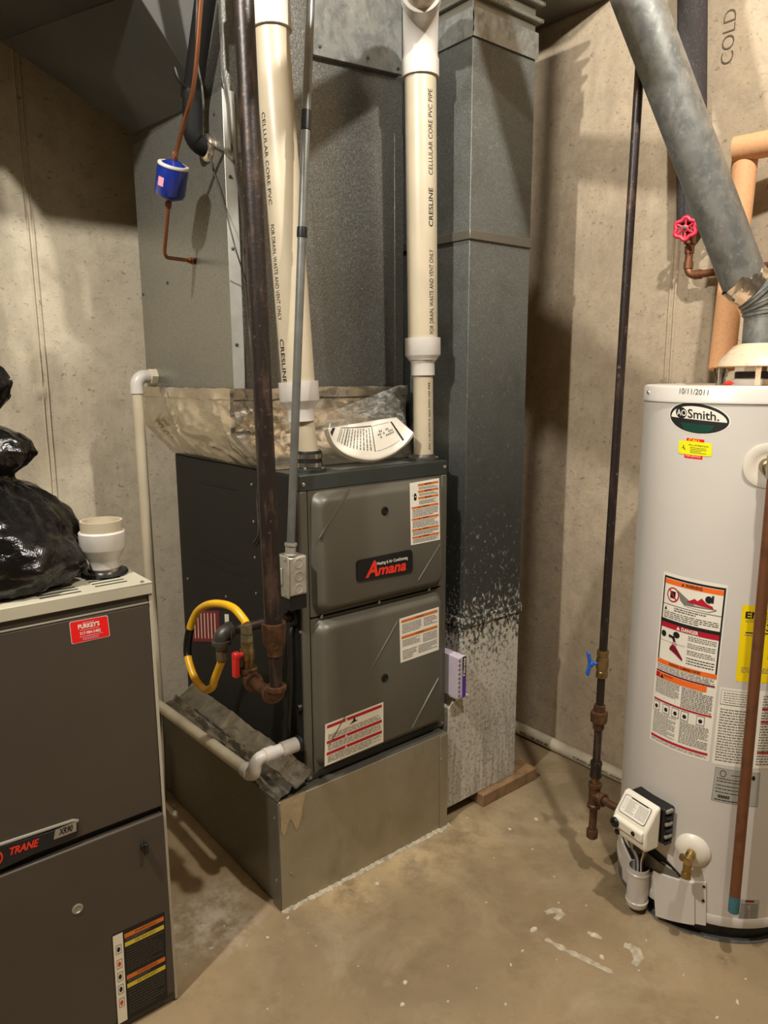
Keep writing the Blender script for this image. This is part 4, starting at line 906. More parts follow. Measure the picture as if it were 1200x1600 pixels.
# bin bag
BC = Vector((-.665, .2, OZ))
def clear_fit(p):
    # the bag gives way round the fitting it leans on
    d_ = Vector((p.x - FP.x, p.y - FP.y, 0)); lim = .0535 if p.z < OZ + .128 else 0
    if d_.length < lim: d_ = d_.normalized() * lim; p = Vector((FP.x + d_.x, FP.y + d_.y, p.z))
    return p
prof = [(0, .20), (.004, .235), (.02, .252), (.05, .25), (.085, .235), (.12, .212), (.15, .18), (.175, .145), (.195, .11), (.212, .085), (.225, .078), (.245, .10), (.27, .115), (.295, .108), (.315, .085), (.33, .05), (.345, .04), (.365, .055), (.39, .085), (.42, .095), (.45, .085), (.475, .05), (.485, .01)]
def bagpt(u, v):
    n = len(prof) - 1; f_ = v * n; i = min(int(f_), n - 1); t_ = f_ - i
    h = prof[i][0] * (1 - t_) + prof[i + 1][0] * t_; r = prof[i][1] * (1 - t_) + prof[i + 1][1] * t_
    a = u * 2 * pi; d = Vector((cos(a), sin(a), 0)); up = max(0, (h - .2) / .28)
    c_ = BC + Vector((.055 * min(1, h / .25) - .01 * up, -.02, h))
    wob = 1 + .16 * fbm((d.x * 1.2, d.y * 1.2, h * 5), 1.5, 41) + .07 * abs(fbm((d.x * 2, d.y * 2, h * 9), 2.6, 42)) 
    pl = .05 * sin(a * 11 + 6 * fbm((d.x, d.y, h * 6), 1, 43)) * math.exp(-((h - .22) / .06) ** 2) + .03 * sin(a * 9 + h * 30) * max(0, up)
    p = c_ + d * r * (wob + pl); p.z = max(OZ + .0006, p.z + .012 * fbm((p.x, p.y, p.z), 9, 44) * (h > .01)); return clear_fit(p)
gbag = tag(MB().grid(bagpt, 120, 96).build('garbage_bag', 'bag_black', None, smooth=60), 'knotted black plastic garbage bag on the old furnace', 'bag')
def flop(u, v):
    a = u * 2 * pi; r = .062 * sin(pi * (.08 + .9 * v)) * (1 + .25 * fbm((cos(a), sin(a), v * 3), 1.4, 51))
    return clear_fit(Vector((-.47 + .075 * v, .12 + .1 * v, OZ + .045 + .0 * v)) + Vector((.4 * cos(a) * r, cos(a) * r * .8, max(-.044, sin(a) * r * .9))))
MB().grid(flop, 32, 20).build('bag_tail', 'bag_black', gbag, smooth=60)

# ================================================================== water heater
TC = Vector((1.03, -.68, 0)); TR = .25; TZ = 1.437
wh = thing('water_heater', 'tall off white gas water heater with labels standing by the wall', 'water heater')
def cyl(px, py, off=0.0):
    r = ray(px, py); d = Vector((r.x, r.y)); o = Vector((CAM.x - TC.x, CAM.y - TC.y)); R_ = TR + off
    A = d.dot(d); B = 2 * o.dot(d); K = o.dot(o) - R_ * R_; disc = B * B - 4 * A * K
    t_ = (-B - sqrt(max(disc, 0))) / (2 * A); return CAM + r * t_
def ph(px, py, off=0):
    p = cyl(px, py, off); return atan2(p.y - TC.y, p.x - TC.x) % (2 * pi), p.z
def T(phi, z, off=0): return Vector((TC.x + (TR + off) * cos(phi), TC.y + (TR + off) * sin(phi), z))
def label_t(tl, tr, br, bl, off=.0):
    c4 = [ph(*q) for q in (bl, br, tr, tl)]
    def fn(u, v, o):
        a = [(c4[0][i] * (1 - u) + c4[1][i] * u) * (1 - v) + (c4[3][i] * (1 - u) + c4[2][i] * u) * v for i in (0, 1)]
        return T(a[0], a[1], o + off)
    return Label(fn, abs(c4[1][0] - c4[0][0]) * TR, abs(c4[3][1] - c4[0][1]))
lathe('base', 'valve_black', wh, [(TR - .03, 0), (TR - .02, .0), (TR - .018, .05), (TR - .02, .055)], TC, seg=64)
MB().lathe([(TR - .012, 0), (TR - .003, 0), (TR - .003, .004), (TR - .012, .004)], TC, (0, 0, 1), 64).build('base_ring', 'galv_vent', wh)
lathe('skirt_band', 'heater_jacket', wh, [(TR - .02, .05), (TR + .0015, .05), (TR + .0025, .055), (TR + .0025, .073), (TR + .001, .077), (TR - .01, .077)], TC, seg=72)
lathe('jacket', 'heater_jacket', wh, [(TR, .074), (TR, TZ - .034)], TC, seg=72)
lathe('top_cap', 'heater_jacket', wh, [(TR - .004, TZ - .04), (TR + .003, TZ - .040), (TR + .0035, TZ - .036), (TR + .0015, TZ - .032), (TR + .0015, TZ - .006), (TR - .003, TZ), (TR - .008, TZ + .001), (TR - .012, TZ - .002)], TC, seg=72)
lathe('top_plate', 'heater_top', wh, [(TR - .011, TZ - .004), (TR - .011, TZ - .002), (.05, TZ - .001)], TC, seg=64)
p = ph(1014, 607); screw(wh, T(p[0] + .02, TZ - .018, .001), (cos(p[0]), sin(p[0]), 0), .006)
# maker's oval
L = label_t((1046, 626), (1142, 637), (1142, 681), (1046, 670))
L.ell(.5, .5, .5, .56, 'paper_white', 0, 48); L.ell(.5, .5, .48, .53, 'ink_black', 1, 48)
L.poly([(.5 + .45 * cos(a), .46 + .46 * sin(a)) for a in [(-.02 + i * (pi + .04) / 30) for i in range(31)]], 'paper_white', 2)
L.poly([(.22, .30), (.78, .30), (.70, .06), (.60, .0), (.40, .0), (.30, .06)], 'sticker_green', 2)
L.ell(.24, .64, .10, .2, 'ink_black', 3, 28); L.text('AO', .25, .63, .30, 'paper_white', 5, width=.17, bold=.01)
L.text('Smith.', .60, .63, .44, 'ink_black', 5, width=.48, bold=.012); L.build('maker_badge', wh, 'oval black and white maker badge')
# call sticker
L = label_t((1061, 687), (1113, 693), (1112, 714), (1060, 708)); L.rect(.25, .85, .78, 1.22, 'sticker_red', 0); L.rect(.2, -.28, .75, .1, 'sticker_red', 0)
L.poly(rrect(.08, 5, 2.0), 'sticker_yellow', 2); L.text('CALL', .5, 1.07, .28, 'sticker_yellow', 3, width=.36, bold=.02); L.text('FOR SERVICE', .47, -.10, .2, 'paper_white', 3, width=.44)
L.poly([(.10, .40), (.16, .52), (.15, .66), (.18, .66), (.18, .52), (.24, .32), (.20, .34), (.16, .46)], 'ink_black', 4); L.text('PLUMBING', .62, .72, .17, 'ink_black', 4, width=.56); L.lines(.38, .12, .85, .6, 4, 'ink_black', 4, .3, 2)
L.build('call_sticker', wh, 'yellow and red call sticker')
# date on the rim
L = label_t((1060, 604), (1110, 608), (1110, 620), (1060, 617), .0016); L.text('10/11/2011', .5, .5, 1.0, 'ink_black', 2, width=.9, shear=.15, bold=-.005); L.build('handwritten_date', wh, 'date written in black marker')
# big warning label
L = label_t((1037.5, 892), (1138, 914.5), (1107.5, 1190), (1015, 1153.7)); L.rect(0, 0, 1, 1, 'paper_white', 0)
B0 = .515
L.rect(.03, .488, .98, .982, 'ink_black', 1); L.rect(.055, .503, .955, .97, 'paper_white', 2)
L.rect(.055, .94, .955, .968, 'ink_orange_bright', 3); L.text('WARNING', .53, .954, .026, 'ink_black', 5, width=.26, bold=.02); L.poly([(.34, .947), (.38, .947), (.36, .965)], 'ink_black', 5)
L.ell(.21, .885, .105, .042, 'ink_red', 3, 24); L.ell(.21, .885, .085, .034, 'paper_white', 4, 24); L.rect(.165, .865, .255, .905, 'ink_black', 5); L.poly([(.13, .912), (.15, .916), (.29, .858), (.27, .854)], 'ink_red', 6)
L.poly([(.44, .868), (.56, .895), (.60, .885), (.66, .905), (.74, .88), (.82, .872), (.84, .858)], 'ink_red', 5); L.ell(.76, .905, .05, .02, 'ink_black', 6, 14); L.rect(.8, .89, .83, .93, 'ink_black', 6)
wl2 = [(.28, .92), (.34, .90), (.38, .87), (.45, .852), (.88, .858), (.88, .85), (.78, .835), (.42, .84), (.34, .865), (.30, .905)]; L.poly(wl2, 'ink_grey', 3)
L.poly([(.42, .845), (.86, .853), (.77, .839), (.43, .8425)], 'paper_white', 4)
L.rect(.055, .825, .955, .828, 'ink_black', 4); L.poly([(.08, .793), (.13, .793), (.105, .815)], 'ink_black', 4)
L.lines(.25, .795, .75, .82, 2, 'ink_black', 4, .4, 5); L.lines(.08, .748, .93, .79, 4, 'ink_black', 4, .35, 6)
L.rect(.03, .722, .98, .742, 'ink_black', 4); L.rect(.055, .693, .955, .722, 'ink_red', 4); L.text('DANGER', .53, .707, .028, 'paper_white', 6, width=.26, bold=.03); L.poly([(.32, .699), (.38, .699), (.35, .718)], 'paper_white', 6)
L.ell(.11, .655, .045, .018, 'ink_black', 5, 14); L.ell(.33, .668, .055, .018, 'ink_black', 5, 14); L.poly([(.2, .66), (.3, .655), (.33, .625), (.29, .625), (.27, .642), (.2, .645)], 'ink_black', 5)
L.poly([(.24, .59), (.28, .61), (.34, .6), (.46, .545), (.46, .53), (.33, .56), (.23, .575)], 'ink_maroon', 5); L.rect(.27, .605, .35, .622, 'pink_paper', 5); L.rect(.06, .615, .48, .617, 'ink_grey', 4)
for v0, v1 in ((.655, .685), (.615, .645), (.575, .605), (.52, .565)): L.lines(.52, v0, .93, v1, 3, 'ink_black', 4, .35, int(v1 * 100))
L.rect(.03, .478, .98, .503, 'ink_orange_bright', 4); L.text('WARNING: FLAMMABLE VAPORS', .5, .4905, .02, 'ink_black', 6, width=.5, bold=.02)
L.lines(.04, .44, .96, .472, 4, 'ink_grey', 3, .45, 9); L.rect(.03, .428, .97, .437, 'ink_maroon', 3)
L.rect(.03, .392, .86, .425, 'ink_orange_bright', 3); L.rect(.03, .395, .1, .423, 'ink_red', 4); L.text('WARNING', .26, .415, .014, 'ink_black', 5, width=.16); L.poly([(.11, .395), (.18, .395), (.145, .42)], 'ink_black', 5)
L.lines(.04, .3, .46, .388, 10, 'ink_grey', 3, .5, 11); L.lines(.5, .27, .96, .388, 12, 'ink_grey', 3, .5, 12)
L.rect(.03, .256, .97, .266, 'ink_red', 3)
for i, u in enumerate((.09, .27, .43, .58, .82)):
    L.rect(u - .06, .195, u + .06, .25, 'ink_grey', 3); L.rect(u - .052, .199, u + .052, .246, 'paper_white', 4); L.ell(u, .22, .03, .012, 'ink_black', 5, 12)
for i in range(2): L.lines(.05 + i * .47, .06 - .0 * i, .45 + i * .5, .19, 14, 'ink_grey', 3, .45, 20 + i)
L.rect(.03, .032, .97, .046, 'ink_red', 3); L.lines(.04, .012, .96, .028, 2, 'ink_grey', 3, .4, 33)
L.build('safety_label', wh, 'tall white safety label with orange and red bars')
# energy label
c0_ = ph(1160, 945); c1_ = ph(1149, 1064); wphi = .20 / TR
Le = Label(lambda u, v, o: T((c1_[0] * (1 - v) + c0_[0] * v) + u * wphi, c1_[1] * (1 - v) + c0_[1] * v, o), .20, abs(c0_[1] - c1_[1]))
Le.rect(0, 0, 1, 1, 'guide_yellow', 0); Le.text('ENERGYGUIDE', .5, .87, .12, 'ink_black', 2, width=.92, bold=.03)
Le.rect(.06, .64, .94, .655, 'ink_black', 2); Le.text('31', .34, .72, .12, 'ink_black', 2, bold=.03); Le.text('8', .36, .34, .1, 'ink_black', 2, bold=.03)
Le.lines(.05, .78, .6, .82, 2, 'ink_grey', 2, .3, 1); Le.lines(.05, .12, .9, .2, 4, 'ink_grey', 2, .3, 2); Le.lines(.05, .6, .3, .63, 1, 'ink_grey', 2, .4, 3); Le.lines(.36, .28, .8, .3, 1, 'ink_grey', 2, .5, 3)
Le.build('energy_label', wh, 'yellow energy guide label')
c0_ = ph(1125, 1073); c1_ = ph(1112, 1192)
Li = Label(lambda u, v, o: T((c1_[0] * (1 - v) + c0_[0] * v) + u * .2 / TR, c1_[1] * (1 - v) + c0_[1] * v, o), .2, abs(c0_[1] - c1_[1]))
Li.rect(0, 0, 1, 1, 'paper_white', 0); Li.rect(.02, .78, .40, .97, 'ink_grey', 1); Li.rect(.025, .79, .395, .965, 'paper_white', 2)
Li.lines(.05, .8, .38, .95, 5, 'ink_grey', 3, .3, 1); Li.lines(.03, .04, .44, .74, 20, 'ink_grey', 2, .4, 2); Li.lines(.5, .04, .96, .95, 26, 'ink_grey', 2, .4, 3)
for v in (.76, .6, .2): Li.rect(.5, v, .7, v + .02, 'ink_red', 3)
Li.build('instruction_label', wh, 'white instruction sheet with fine print')
L = label_t((1118, 1198), (1188, 1208), (1184, 1261), (1111, 1250)); L.rect(0, 0, 1, 1, 'ink_grey', 0); L.rect(.01, .012, .99, .988, 'grey_plate', 1); L.ell(.18, .85, .07, .1, 'ink_black', 2, 18); L.ell(.18, .85, .055, .08, 'grey_plate', 3, 18); L.ell(.85, .84, .04, .07, 'ink_black', 3, 14)
for i, v in enumerate((.84, .7, .62, .5, .4, .3)): L.lines(.06 + (i == 0) * .3, v - .03, .7, v + .03, 1, 'ink_black', 2, .4, i)
for i in range(16): L.rect(.12 + i * .016, .13, .128 + i * .016 + .004 * (i % 3), .22, 'ink_black', 2)
L.lines(.06, .04, .6, .1, 1, 'ink_black', 2, .5, 9); L.build('rating_plate', wh, 'grey data plate with bar code')
L = label_t((1157, 1405), (1187, 1406), (1183, 1444), (1152, 1442)); L.rect(0, 0, 1, 1, 'grey_plate', 0); L.rect(.25, .9, .7, .98, 'ink_maroon', 2); L.lines(.05, .05, .5, .85, 9, 'ink_grey', 2, .5, 1); L.lines(.55, .05, .95, .85, 9, 'ink_grey', 2, .4, 2); L.build('foot_label', wh, 'small grey label near the foot')
def frame_at(px, py, off=0):
    a, z = ph(px, py); n = Vector((cos(a), sin(a), 0)); return T(a, z, off), n, Vector((-sin(a), cos(a), 0))
# side: u_ points to the right in the picture
# burner access plate and heat shield
L = label_t((968, 1288), (1062, 1362), (1062, 1374), (990, 1352)); mbp = MB()
shp = [ph(*q) for q in ((970, 1296), (985, 1298), (1008, 1310), (1040, 1340), (1066, 1368), (1058, 1372), (1030, 1362), (1005, 1362), (992, 1350), (978, 1320))]
ca_ = (sum(a for a, z in shp) / len(shp), sum(z for a, z in shp) / len(shp))
mbp.add([T(*ca_, .004)] + [T(a, z, .003) for a, z in shp], [(0, i + 1, (i + 1) % len(shp) + 1) for i in range(len(shp))]); mbp.build('burner_opening', 'dark_gap', wh, smooth=0)
def patch(name, mat, c4, off0, off1, parent=wh, n=10):
    pa = [ph(*q) for q in c4]
    def pos(u, v, o):
        a = [(pa[0][i] * (1 - u) + pa[1][i] * u) * (1 - v) + (pa[3][i] * (1 - u) + pa[2][i] * u) * v for i in (0, 1)]; return T(a[0], a[1], o)
    mb = MB(); mb.grid(lambda u, v: pos(u, v, off1), n, 2); mb.grid(lambda u, v: pos(u, 0, off0 + (off1 - off0) * v), n, 1); mb.grid(lambda u, v: pos(u, 1, off0 + (off1 - off0) * v), n, 1)
    mb.grid(lambda u, v: pos(0, u, off0 + (off1 - off0) * v), 2, 1); mb.grid(lambda u, v: pos(1, u, off0 + (off1 - off0) * v), 2, 1)
    return mb.build(name, mat, parent, smooth=30)
patch('heat_shield', 'galv_dark', ((1012, 1352), (1062, 1370), (1056, 1362), (1000, 1318)), 0, .006)
patch('access_door', 'heater_jacket', ((1028, 1428), (1086, 1441), (1086, 1377), (1024, 1358)), 0, .012)
patch('access_door_flange', 'heater_jacket', ((1086, 1441), (1103, 1444), (1103, 1377), (1086, 1377)), 0, .006)
patch('access_door_flange', 'heater_jacket', ((974, 1372), (998, 1398), (990, 1352), (972, 1310)), 0, .003)
for q in ((1100, 1383), (1099, 1405)):
    a, z = ph(*q); screw(wh, T(a, z, .006), (cos(a), sin(a), 0), .004, 'valve_black')
p, n_, t_ = frame_at(1005, 1390); cyc = p + n_ * .022; 
zt, zb_ = cyl(1004, 1361, .03).z, cyl(1003, 1424, .032).z
lathe('burner_shield', 'heater_jacket', wh, [(.026, 0), (.0285, .003), (.0285, .012), (.0305, .014), (.0305, .018), (.0285, .02), (.0285, zt - zb_ - .02), (.0305, zt - zb_ - .018), (.0305, zt - zb_ - .014), (.0285, zt - zb_ - .012), (.0285, zt - zb_), (.026, zt - zb_), (.026, zt - zb_ - .03), (0, zt - zb_ - .03)], (cyc.x, cyc.y, zb_), seg=28)
# gas control valve
p, n_, t_ = frame_at(1019, 1270); 
t_ = t_ if t_.dot(RT) > 0 else -t_
def G(u, n, z): return p + t_ * u + n_ * n + Vector((0, 0, z))
def extr(name, mat, prof, u0, u1, parent, bevel=.004):
    k = len(prof); vs = [G(u0, n, z) for n, z in prof] + [G(u1, n, z) for n, z in prof]
    return MB().add(vs, [tuple(range(k))[::-1], tuple(range(k, 2 * k))] + [(i, (i + 1) % k, k + (i + 1) % k, k + i) for i in range(k)]).build(name, mat, parent, bevel=bevel, seg=3)
gv_ = extr('gas_control', 'valve_black', [(-.006, -.045), (.033, -.045), (.033, .054), (-.006, .054)], -.048, .066, wh); gv_['label'] = 'white gas control valve with slanted label'
for i in range(6): extr('body_rib', 'badge_silver' if i % 2 else 'valve_black', [(.006, -.045 + i * .018), (.03, -.045 + i * .018), (.03, -.037 + i * .018), (.006, -.037 + i * .018)], .066, .073, gv_, .001)
extr('cover', 'valve_white', [(.036, -.058), (.085, -.058), (.09, -.045), (.092, -.004), (.088, .006), (.052, .058), (.036, .061)], -.053, .059, gv_, .007)
extr('cover_step', 'valve_white', [(.085, -.03), (.099, -.028), (.100, -.002), (.088, .004)], -.046, .053, gv_, .004)
sl0, sl1 = (.0875, .008), (.0535, .0565)
fnS = lambda u, v, o: G(-.044 + u * .094, sl0[0] + (sl1[0] - sl0[0]) * v, sl0[1] + (sl1[1] - sl0[1]) * v) + (n_ * .84 + Vector((0, 0, .54))) * (o + .0006)
L = Label(fnS, .094, .059); L.poly([(.03 + .94 * u, .08 + .84 * v) for u, v in rrect(.08, 5, 1.7)], 'ink_black', 0); L.poly([(.045 + .91 * u, .1 + .8 * v) for u, v in rrect(.08, 5, 1.7)], 'paper_white', 1)
L.rect(.25, .86, .85, .9, 'ink_black', 2); L.lines(.22, .2, .52, .8, 9, 'ink_grey', 2, .4, 1); L.lines(.57, .2, .92, .8, 9, 'ink_grey', 2, .4, 2); L.rect(.09, .3, .17, .75, 'ink_grey', 2); L.rect(.095, .31, .165, .74, 'paper_white', 3); L.build('instruction_print', gv_, 'printed instruction panel')
lathe('dial', 'valve_black', gv_, [(.014, 0), (.014, .006), (.012, .009), (.006, .009), (.005, .006), (0, .006)], G(-.036, .097, -.016), n_, 20)
lathe('igniter_button', 'valve_black', gv_, [(.008, 0), (.008, .006), (.005, .008)], G(-.035, .087, -.047), n_, 14)
lathe('status_light', 'valve_black', gv_, [(.006, 0), (.006, .003), (.004, .003)], G(.026, .099, -.014), n_, 12)
extr('wire_plug', 'valve_black', [(.06, -.074), (.082, -.074), (.082, -.052), (.06, -.052)], .012, .034, gv_, .002)
def gwire(label, mat, r, pts): tube('pilot_tube' if r > .003 else 'igniter_wire', mat, gv_, smooth_path(pts, 6), r, 8)
ctop = Vector((cyc.x, cyc.y, zt))
for nm, mat, r, u, dx in (('grey pilot tube under the gas control', 'emt', .004, -.03, -.008), ('white pilot tube under the gas control', 'pvc_white', .004, -.022, -.002), ('thin black thermocouple wire under the gas control', 'valve_black', .002, -.008, .004), ('white igniter wire under the gas control', 'paper_white', .002, .02, .010), ('red igniter wire under the gas control', 'copper', .002, .024, .014)):
    gwire(nm, mat, r, [G(u, .05, -.053), G(u + .004, .052, -.085), ctop + t_ * dx + n_ * .004 + Vector((0, 0, .02)), ctop + t_ * dx + Vector((0, 0, -.028))])
# drain valve
p, n2, t2 = frame_at(1082, 1328); t2 = t2 if t2.dot(RT) > 0 else -t2
dv_ = lathe('drain_valve', 'heater_white', wh, [(.044, 0), (.044, .003), (.034, .013), (.018, .018), (.014, .018)], p - n2 * .0015, n2, 32); dv_['label'] = 'brass drain valve on a cream dished collar'
mb = MB().lathe([(.012, .014), (.012, .03), (.0105, .032), (.0105, .06), (.006, .062)], p, n2, 14); pc = p + n2 * .045
mb.tube(fillet([pc, pc + Vector((0, 0, -.012)) + n2 * .006, pc + n2 * .014 + Vector((0, 0, -.034))], .01), .0105, 14); mb.lathe([(.0125, 0), (.0125, .014), (.009, .015)], pc + n2 * .014 + Vector((0, 0, -.03)), (n2 * .3 + Vector((0, 0, -1))), 14)
mb.build('spigot', 'spigot_brass', dv_); lathe('stem_screw', 'brass', dv_, [(.009, 0), (.009, .008), (.004, .009)], pc - t2 * .012 + n2 * .006 + Vector((0, 0, .006)), n2, 12)
# relief valve and discharge pipe
a_, z_ = ph(1199, 728); pr = T(a_, z_); nr = Vector((cos(a_), sin(a_), 0))
rv = lathe('relief_valve', 'heater_white', wh, [(.052, 0), (.052, .003), (.038, .006), (.03, .002), (.02, .002)], pr - nr * .0015, nr, 36)
pq = pr + nr * .055
MB().lathe([(.019, 0), (.019, .03), (.016, .032), (.016, .055), (.012, .057)], pr, nr, 14).build('valve_body', 'brass', rv)
MB().tube([pq + Vector((0, 0, .03)), pq - Vector((0, 0, .022))], .0165, 14).build('outlet', 'badge_silver', rv)
tpb = cyl(1146, 1424, .055); tpt = Vector((pq.x, pq.y, pq.z))
dp = tube('discharge_pipe', 'copper_dull', wh, [tpt - Vector((0, 0, .015)), tpb + (tpt - tpb).normalized() * .04], .0128, 18)
dp['label'] = 'long copper discharge pipe'; tube('painted_tip', 'patina', dp, [tpb + (tpt - tpb).normalized() * .045, tpb], .0131, 18)
# draft hood
HC = Vector((1.058, -.70, TZ))
hd = MB().lathe([(.104, .046), (.106, .048), (.100, .062), (.070, .098), (.058, .104), (.056, .104), (.066, .096), (.095, .062)], HC, (0, 0, 1), 40).build('draft_hood', 'hood_cream', wh); hd['label'] = 'cream draft hood on legs'
lathe('flue_collar', 'heater_jacket', hd, [(.07, -.001), (.07, .014), (.055, .018), (.05, .018)], HC, seg=36)
lathe('baffle', 'valve_black', hd, [(.062, .016), (.062, .032), (.058, .034)], HC, seg=24)
for a in (.35, 1.9, 3.5, 5.05):
    d_ = Vector((cos(a), sin(a), 0)); s_ = Vector((-sin(a), cos(a), 0)); q_ = HC + d_ * .1
    MB().hexa([q_ - s_ * .006 - d_ * .001, q_ + s_ * .006 - d_ * .001, q_ + s_ * .006 + d_ * .001, q_ - s_ * .006 + d_ * .001], [v + Vector((0, 0, .056)) for v in (q_ - s_ * .006 - d_ * .001, q_ + s_ * .006 - d_ * .001, q_ + s_ * .006 + d_ * .001, q_ - s_ * .006 + d_ * .001)]).build('leg', 'hood_cream', hd)
# flue vent
vt = thing('flue_pipe', 'slanting galvanized vent pipe with an adjustable elbow above the water heater', 'vent pipe')
hb = HC + Vector((0, 0, .098)); VR = .0515
vb_ = pix(1163, 440, d=1.875); vt_ = pix(996, 0, d=1.72); va = (vt_ - vb_).normalized()
knee = hb + Vector((0, 0, .115))
tube('collar_pipe', 'galv_vent', vt, [hb, hb + Vector((0, 0, .075))], VR, 32)
mid = fillet([hb + Vector((0, 0, .07)), knee, vb_], .09, 12); tube('elbow', 'galv_vent', vt, mid, VR + .001, 32)
for i in (3, 7, 11):
    q_ = Vector(mid[i]); dd = (Vector(mid[i + 1]) - Vector(mid[i - 1])).normalized(); MB().lathe([(VR, -.006), (VR + .005, -.004), (VR + .005, .001), (VR + .0022, .003), (VR + .005, .005), (VR, .009)], q_, dd, 32).build('elbow_bead', 'galv_vent', vt)
def fwrap(u, v):
    a = u * 2 * pi; dd = (Vector(mid[-1]) - Vector(mid[-2])).normalized(); s_ = dd.cross(Vector((0, 0, 1))).normalized(); q_ = dd.cross(s_)
    base = Vector(mid[-1]) - dd * (.03 - v * .05); r = VR + .003 + .004 * abs(fbm((cos(a), sin(a), v * 2), 2.6, 61)) * sin(pi * v); return base + (s_ * cos(a) + q_ * sin(a)) * r
MB().grid(fwrap, 48, 10).build('foil_wrap', 'foil', vt, smooth=20)
tube('straight_pipe', 'galv_vent', vt, [vb_ + va * .0, vb_ + va * 1.55], VR + .0025, 36)
s_ = va.cross(Vector((0, 0, 1))).normalized(); q_ = s_.cross(va); off = (q_ * .55 - s_ * -.83).normalized() * (VR + .003)
MB().tube([vb_ + va * .005 + off, vb_ + va * 1.5 + off], .002, 6).build('lock_seam', 'galv_vent', vt)
# hot pipe in tan foam
hn = pix(1127, 580, d=2.04); hn = Vector((hn.x, hn.y, TZ))
ht = thing('hot_water_pipe', 'tan foam insulated water pipe with elbow rising from the water heater', 'pipe')
lathe('nipple', 'steel_clamp', ht, [(.013, -.004), (.013, .02), (.017, .02), (.017, .03), (.02, .03), (.02, .045), (.014, .047)], hn, seg=16)
htop = pix(1163, 262, d=2.03); ha = Vector((htop.x, htop.y, htop.z)); hbm = hn + Vector((0, 0, .04))
tube('insulation', 'foam_tan', ht, [hbm, ha + Vector((0, 0, .02))], .0335, 26)
ha2 = ha + Vector((0, 0, .045)); tube('insulation_arm', 'foam_tan', ht, fillet([ha2 + Vector((-.025, .02, 0)), ha2 + Vector((.07, -.40, .008)), Vector((ha2.x + .07, ha2.y - .41, ZC - .005))], .05), .0335, 26)
MB().add([T(ph(1104, 590)[0], TZ + .0, -.13 + dx) + Vector((0, 0, dz)) + t_ * du for dx, dz, du in ((0, .002, -.02), (.03, .002, .02), (.03, .008, .03), (0, .012, .0))], [(0, 1, 2, 3)]).build('red_tag', 'red_plastic', ht, solid=.002)
# cold pipe
GXW = XR - .048
cw = thing('cold_water_pipe', 'grey foam insulated water pipe with red gate valve and copper elbow on the wall', 'pipe')
cA_, cB_ = pix(1080, 350, x=GXW), pix(1082, -10, x=GXW); cax = (cB_ - cA_).normalized()
tube('insulation', 'foam_grey', cw, [cA_, cA_ + cax * 1.35], .0415, 26)
MB().tube([cA_ + Vector((-.0412, 0, .001)), cA_ + Vector((-.0412, 0, .001)) + cax * .12], .0012, 6).build('slit', 'dark_gap', cw)
c2 = pix(1079, 430, x=GXW); c2 = Vector((GXW, cA_.y, c2.z)); c3 = pix(1200, 428, x=GXW - .004)
tube('copper_pipe', 'copper_dull', cw, fillet([cA_ + Vector((0, 0, .02)), c2, Vector((GXW, -.86, c2.z + .004)), Vector((1.13, -.86, c2.z + .004)), Vector((1.13, -.86, TZ - .003))], .022, 8), .0115, 16)
for pt, ax_ in ((c2 + Vector((0, 0, .02)), (0, 0, 1)), (c2 + Vector((0, -.022, 0)), (0, -1, 0)), (cA_ - Vector((0, 0, .085)), (0, 0, 1))): MB().lathe([(.0115, 0), (.0142, 0), (.0142, .02), (.0115, .02)], pt, ax_, 16).build('joint_sleeve', 'copper_dull', cw)
vz = cA_ - Vector((0, 0, .022)); vd = Vector((-.93, -.25, 0)).normalized()
gvb = MB().lathe([(.017, 0), (.021, .01), (.021, .03), (.014, .034), (.014, .05), (.006, .05), (.006, .072)], vz - vd * .012, vd, 10); gvb.tube([vz + Vector((0, 0, .03)), vz - Vector((0, 0, .035))], .0175, 8)
gvb = gvb.build('gate_valve', 'copper_dull', cw)
wc = vz + vd * .062; wu = Vector((0, 0, 1)); wv = vd.cross(wu)
mb = MB(); ring = [wc + (wu * cos(a) + wv * sin(a)) * (.029 + .0035 * cos(6 * a)) for a in [2 * pi * i / 48 for i in range(49)]]; mb.tube(ring, .0062, 10, caps=False)
for i in range(6):
    a = 2 * pi * i / 6; mb.tube([wc + vd * -.002, wc + (wu * cos(a) + wv * sin(a)) * .028], .0035, 8)
mb.lathe([(.010, -.005), (.010, .006), (.005, .007)], wc, vd, 14); mb.build('handwheel', 'red_wheel', gvb)['label'] = 'red handwheel'
MB().lathe([(.006, 0), (.006, .005), (.003, .006)], wc + vd * .006, vd, 8).build('wheel_nut', 'iron_grey', gvb)

# ================================================================== heater gas drop by the wall
hg = thing('heater_gas_drop', 'slim gas pipe with blue valve and rusty drip leg beside the water heater', 'gas pipe')
HX, HY = .79, -.452
gz = lambda px, py: pix(px, py, y=HY).z
gtop = pix(1000, 100, y=HY); P0 = Vector((HX, HY, 0)); topd = Vector((gtop.x - HX, 0, gtop.z - .8))
at_z = lambda z: Vector((HX + (gtop.x - HX) * (z - .6) / (gtop.z - .6) if z > .6 else HX - .012 * (.6 - z), HY, z))
zv, zu, zc_, zte, zcap = gz(933, 1040), gz(928, 1122), gz(925, 1205), gz(924, 1245), gz(921, 1305)
tube('riser', 'black_iron', hg, [at_z(zv + .015), at_z(ZC - .005)], .0115, 16)
lathe('ball_valve', 'brass', hg, [(.011, -.04), (.0165, -.04), (.0165, -.025), (.0145, -.022), (.0175, -.012), (.0175, .012), (.0145, .022), (.0165, .025), (.0165, .04), (.011, .04)], at_z(zv), seg=8)
hv = at_z(zv) + Vector((-.016, -.004, 0)); hd_ = Vector((-.78, .62, 0)).normalized()
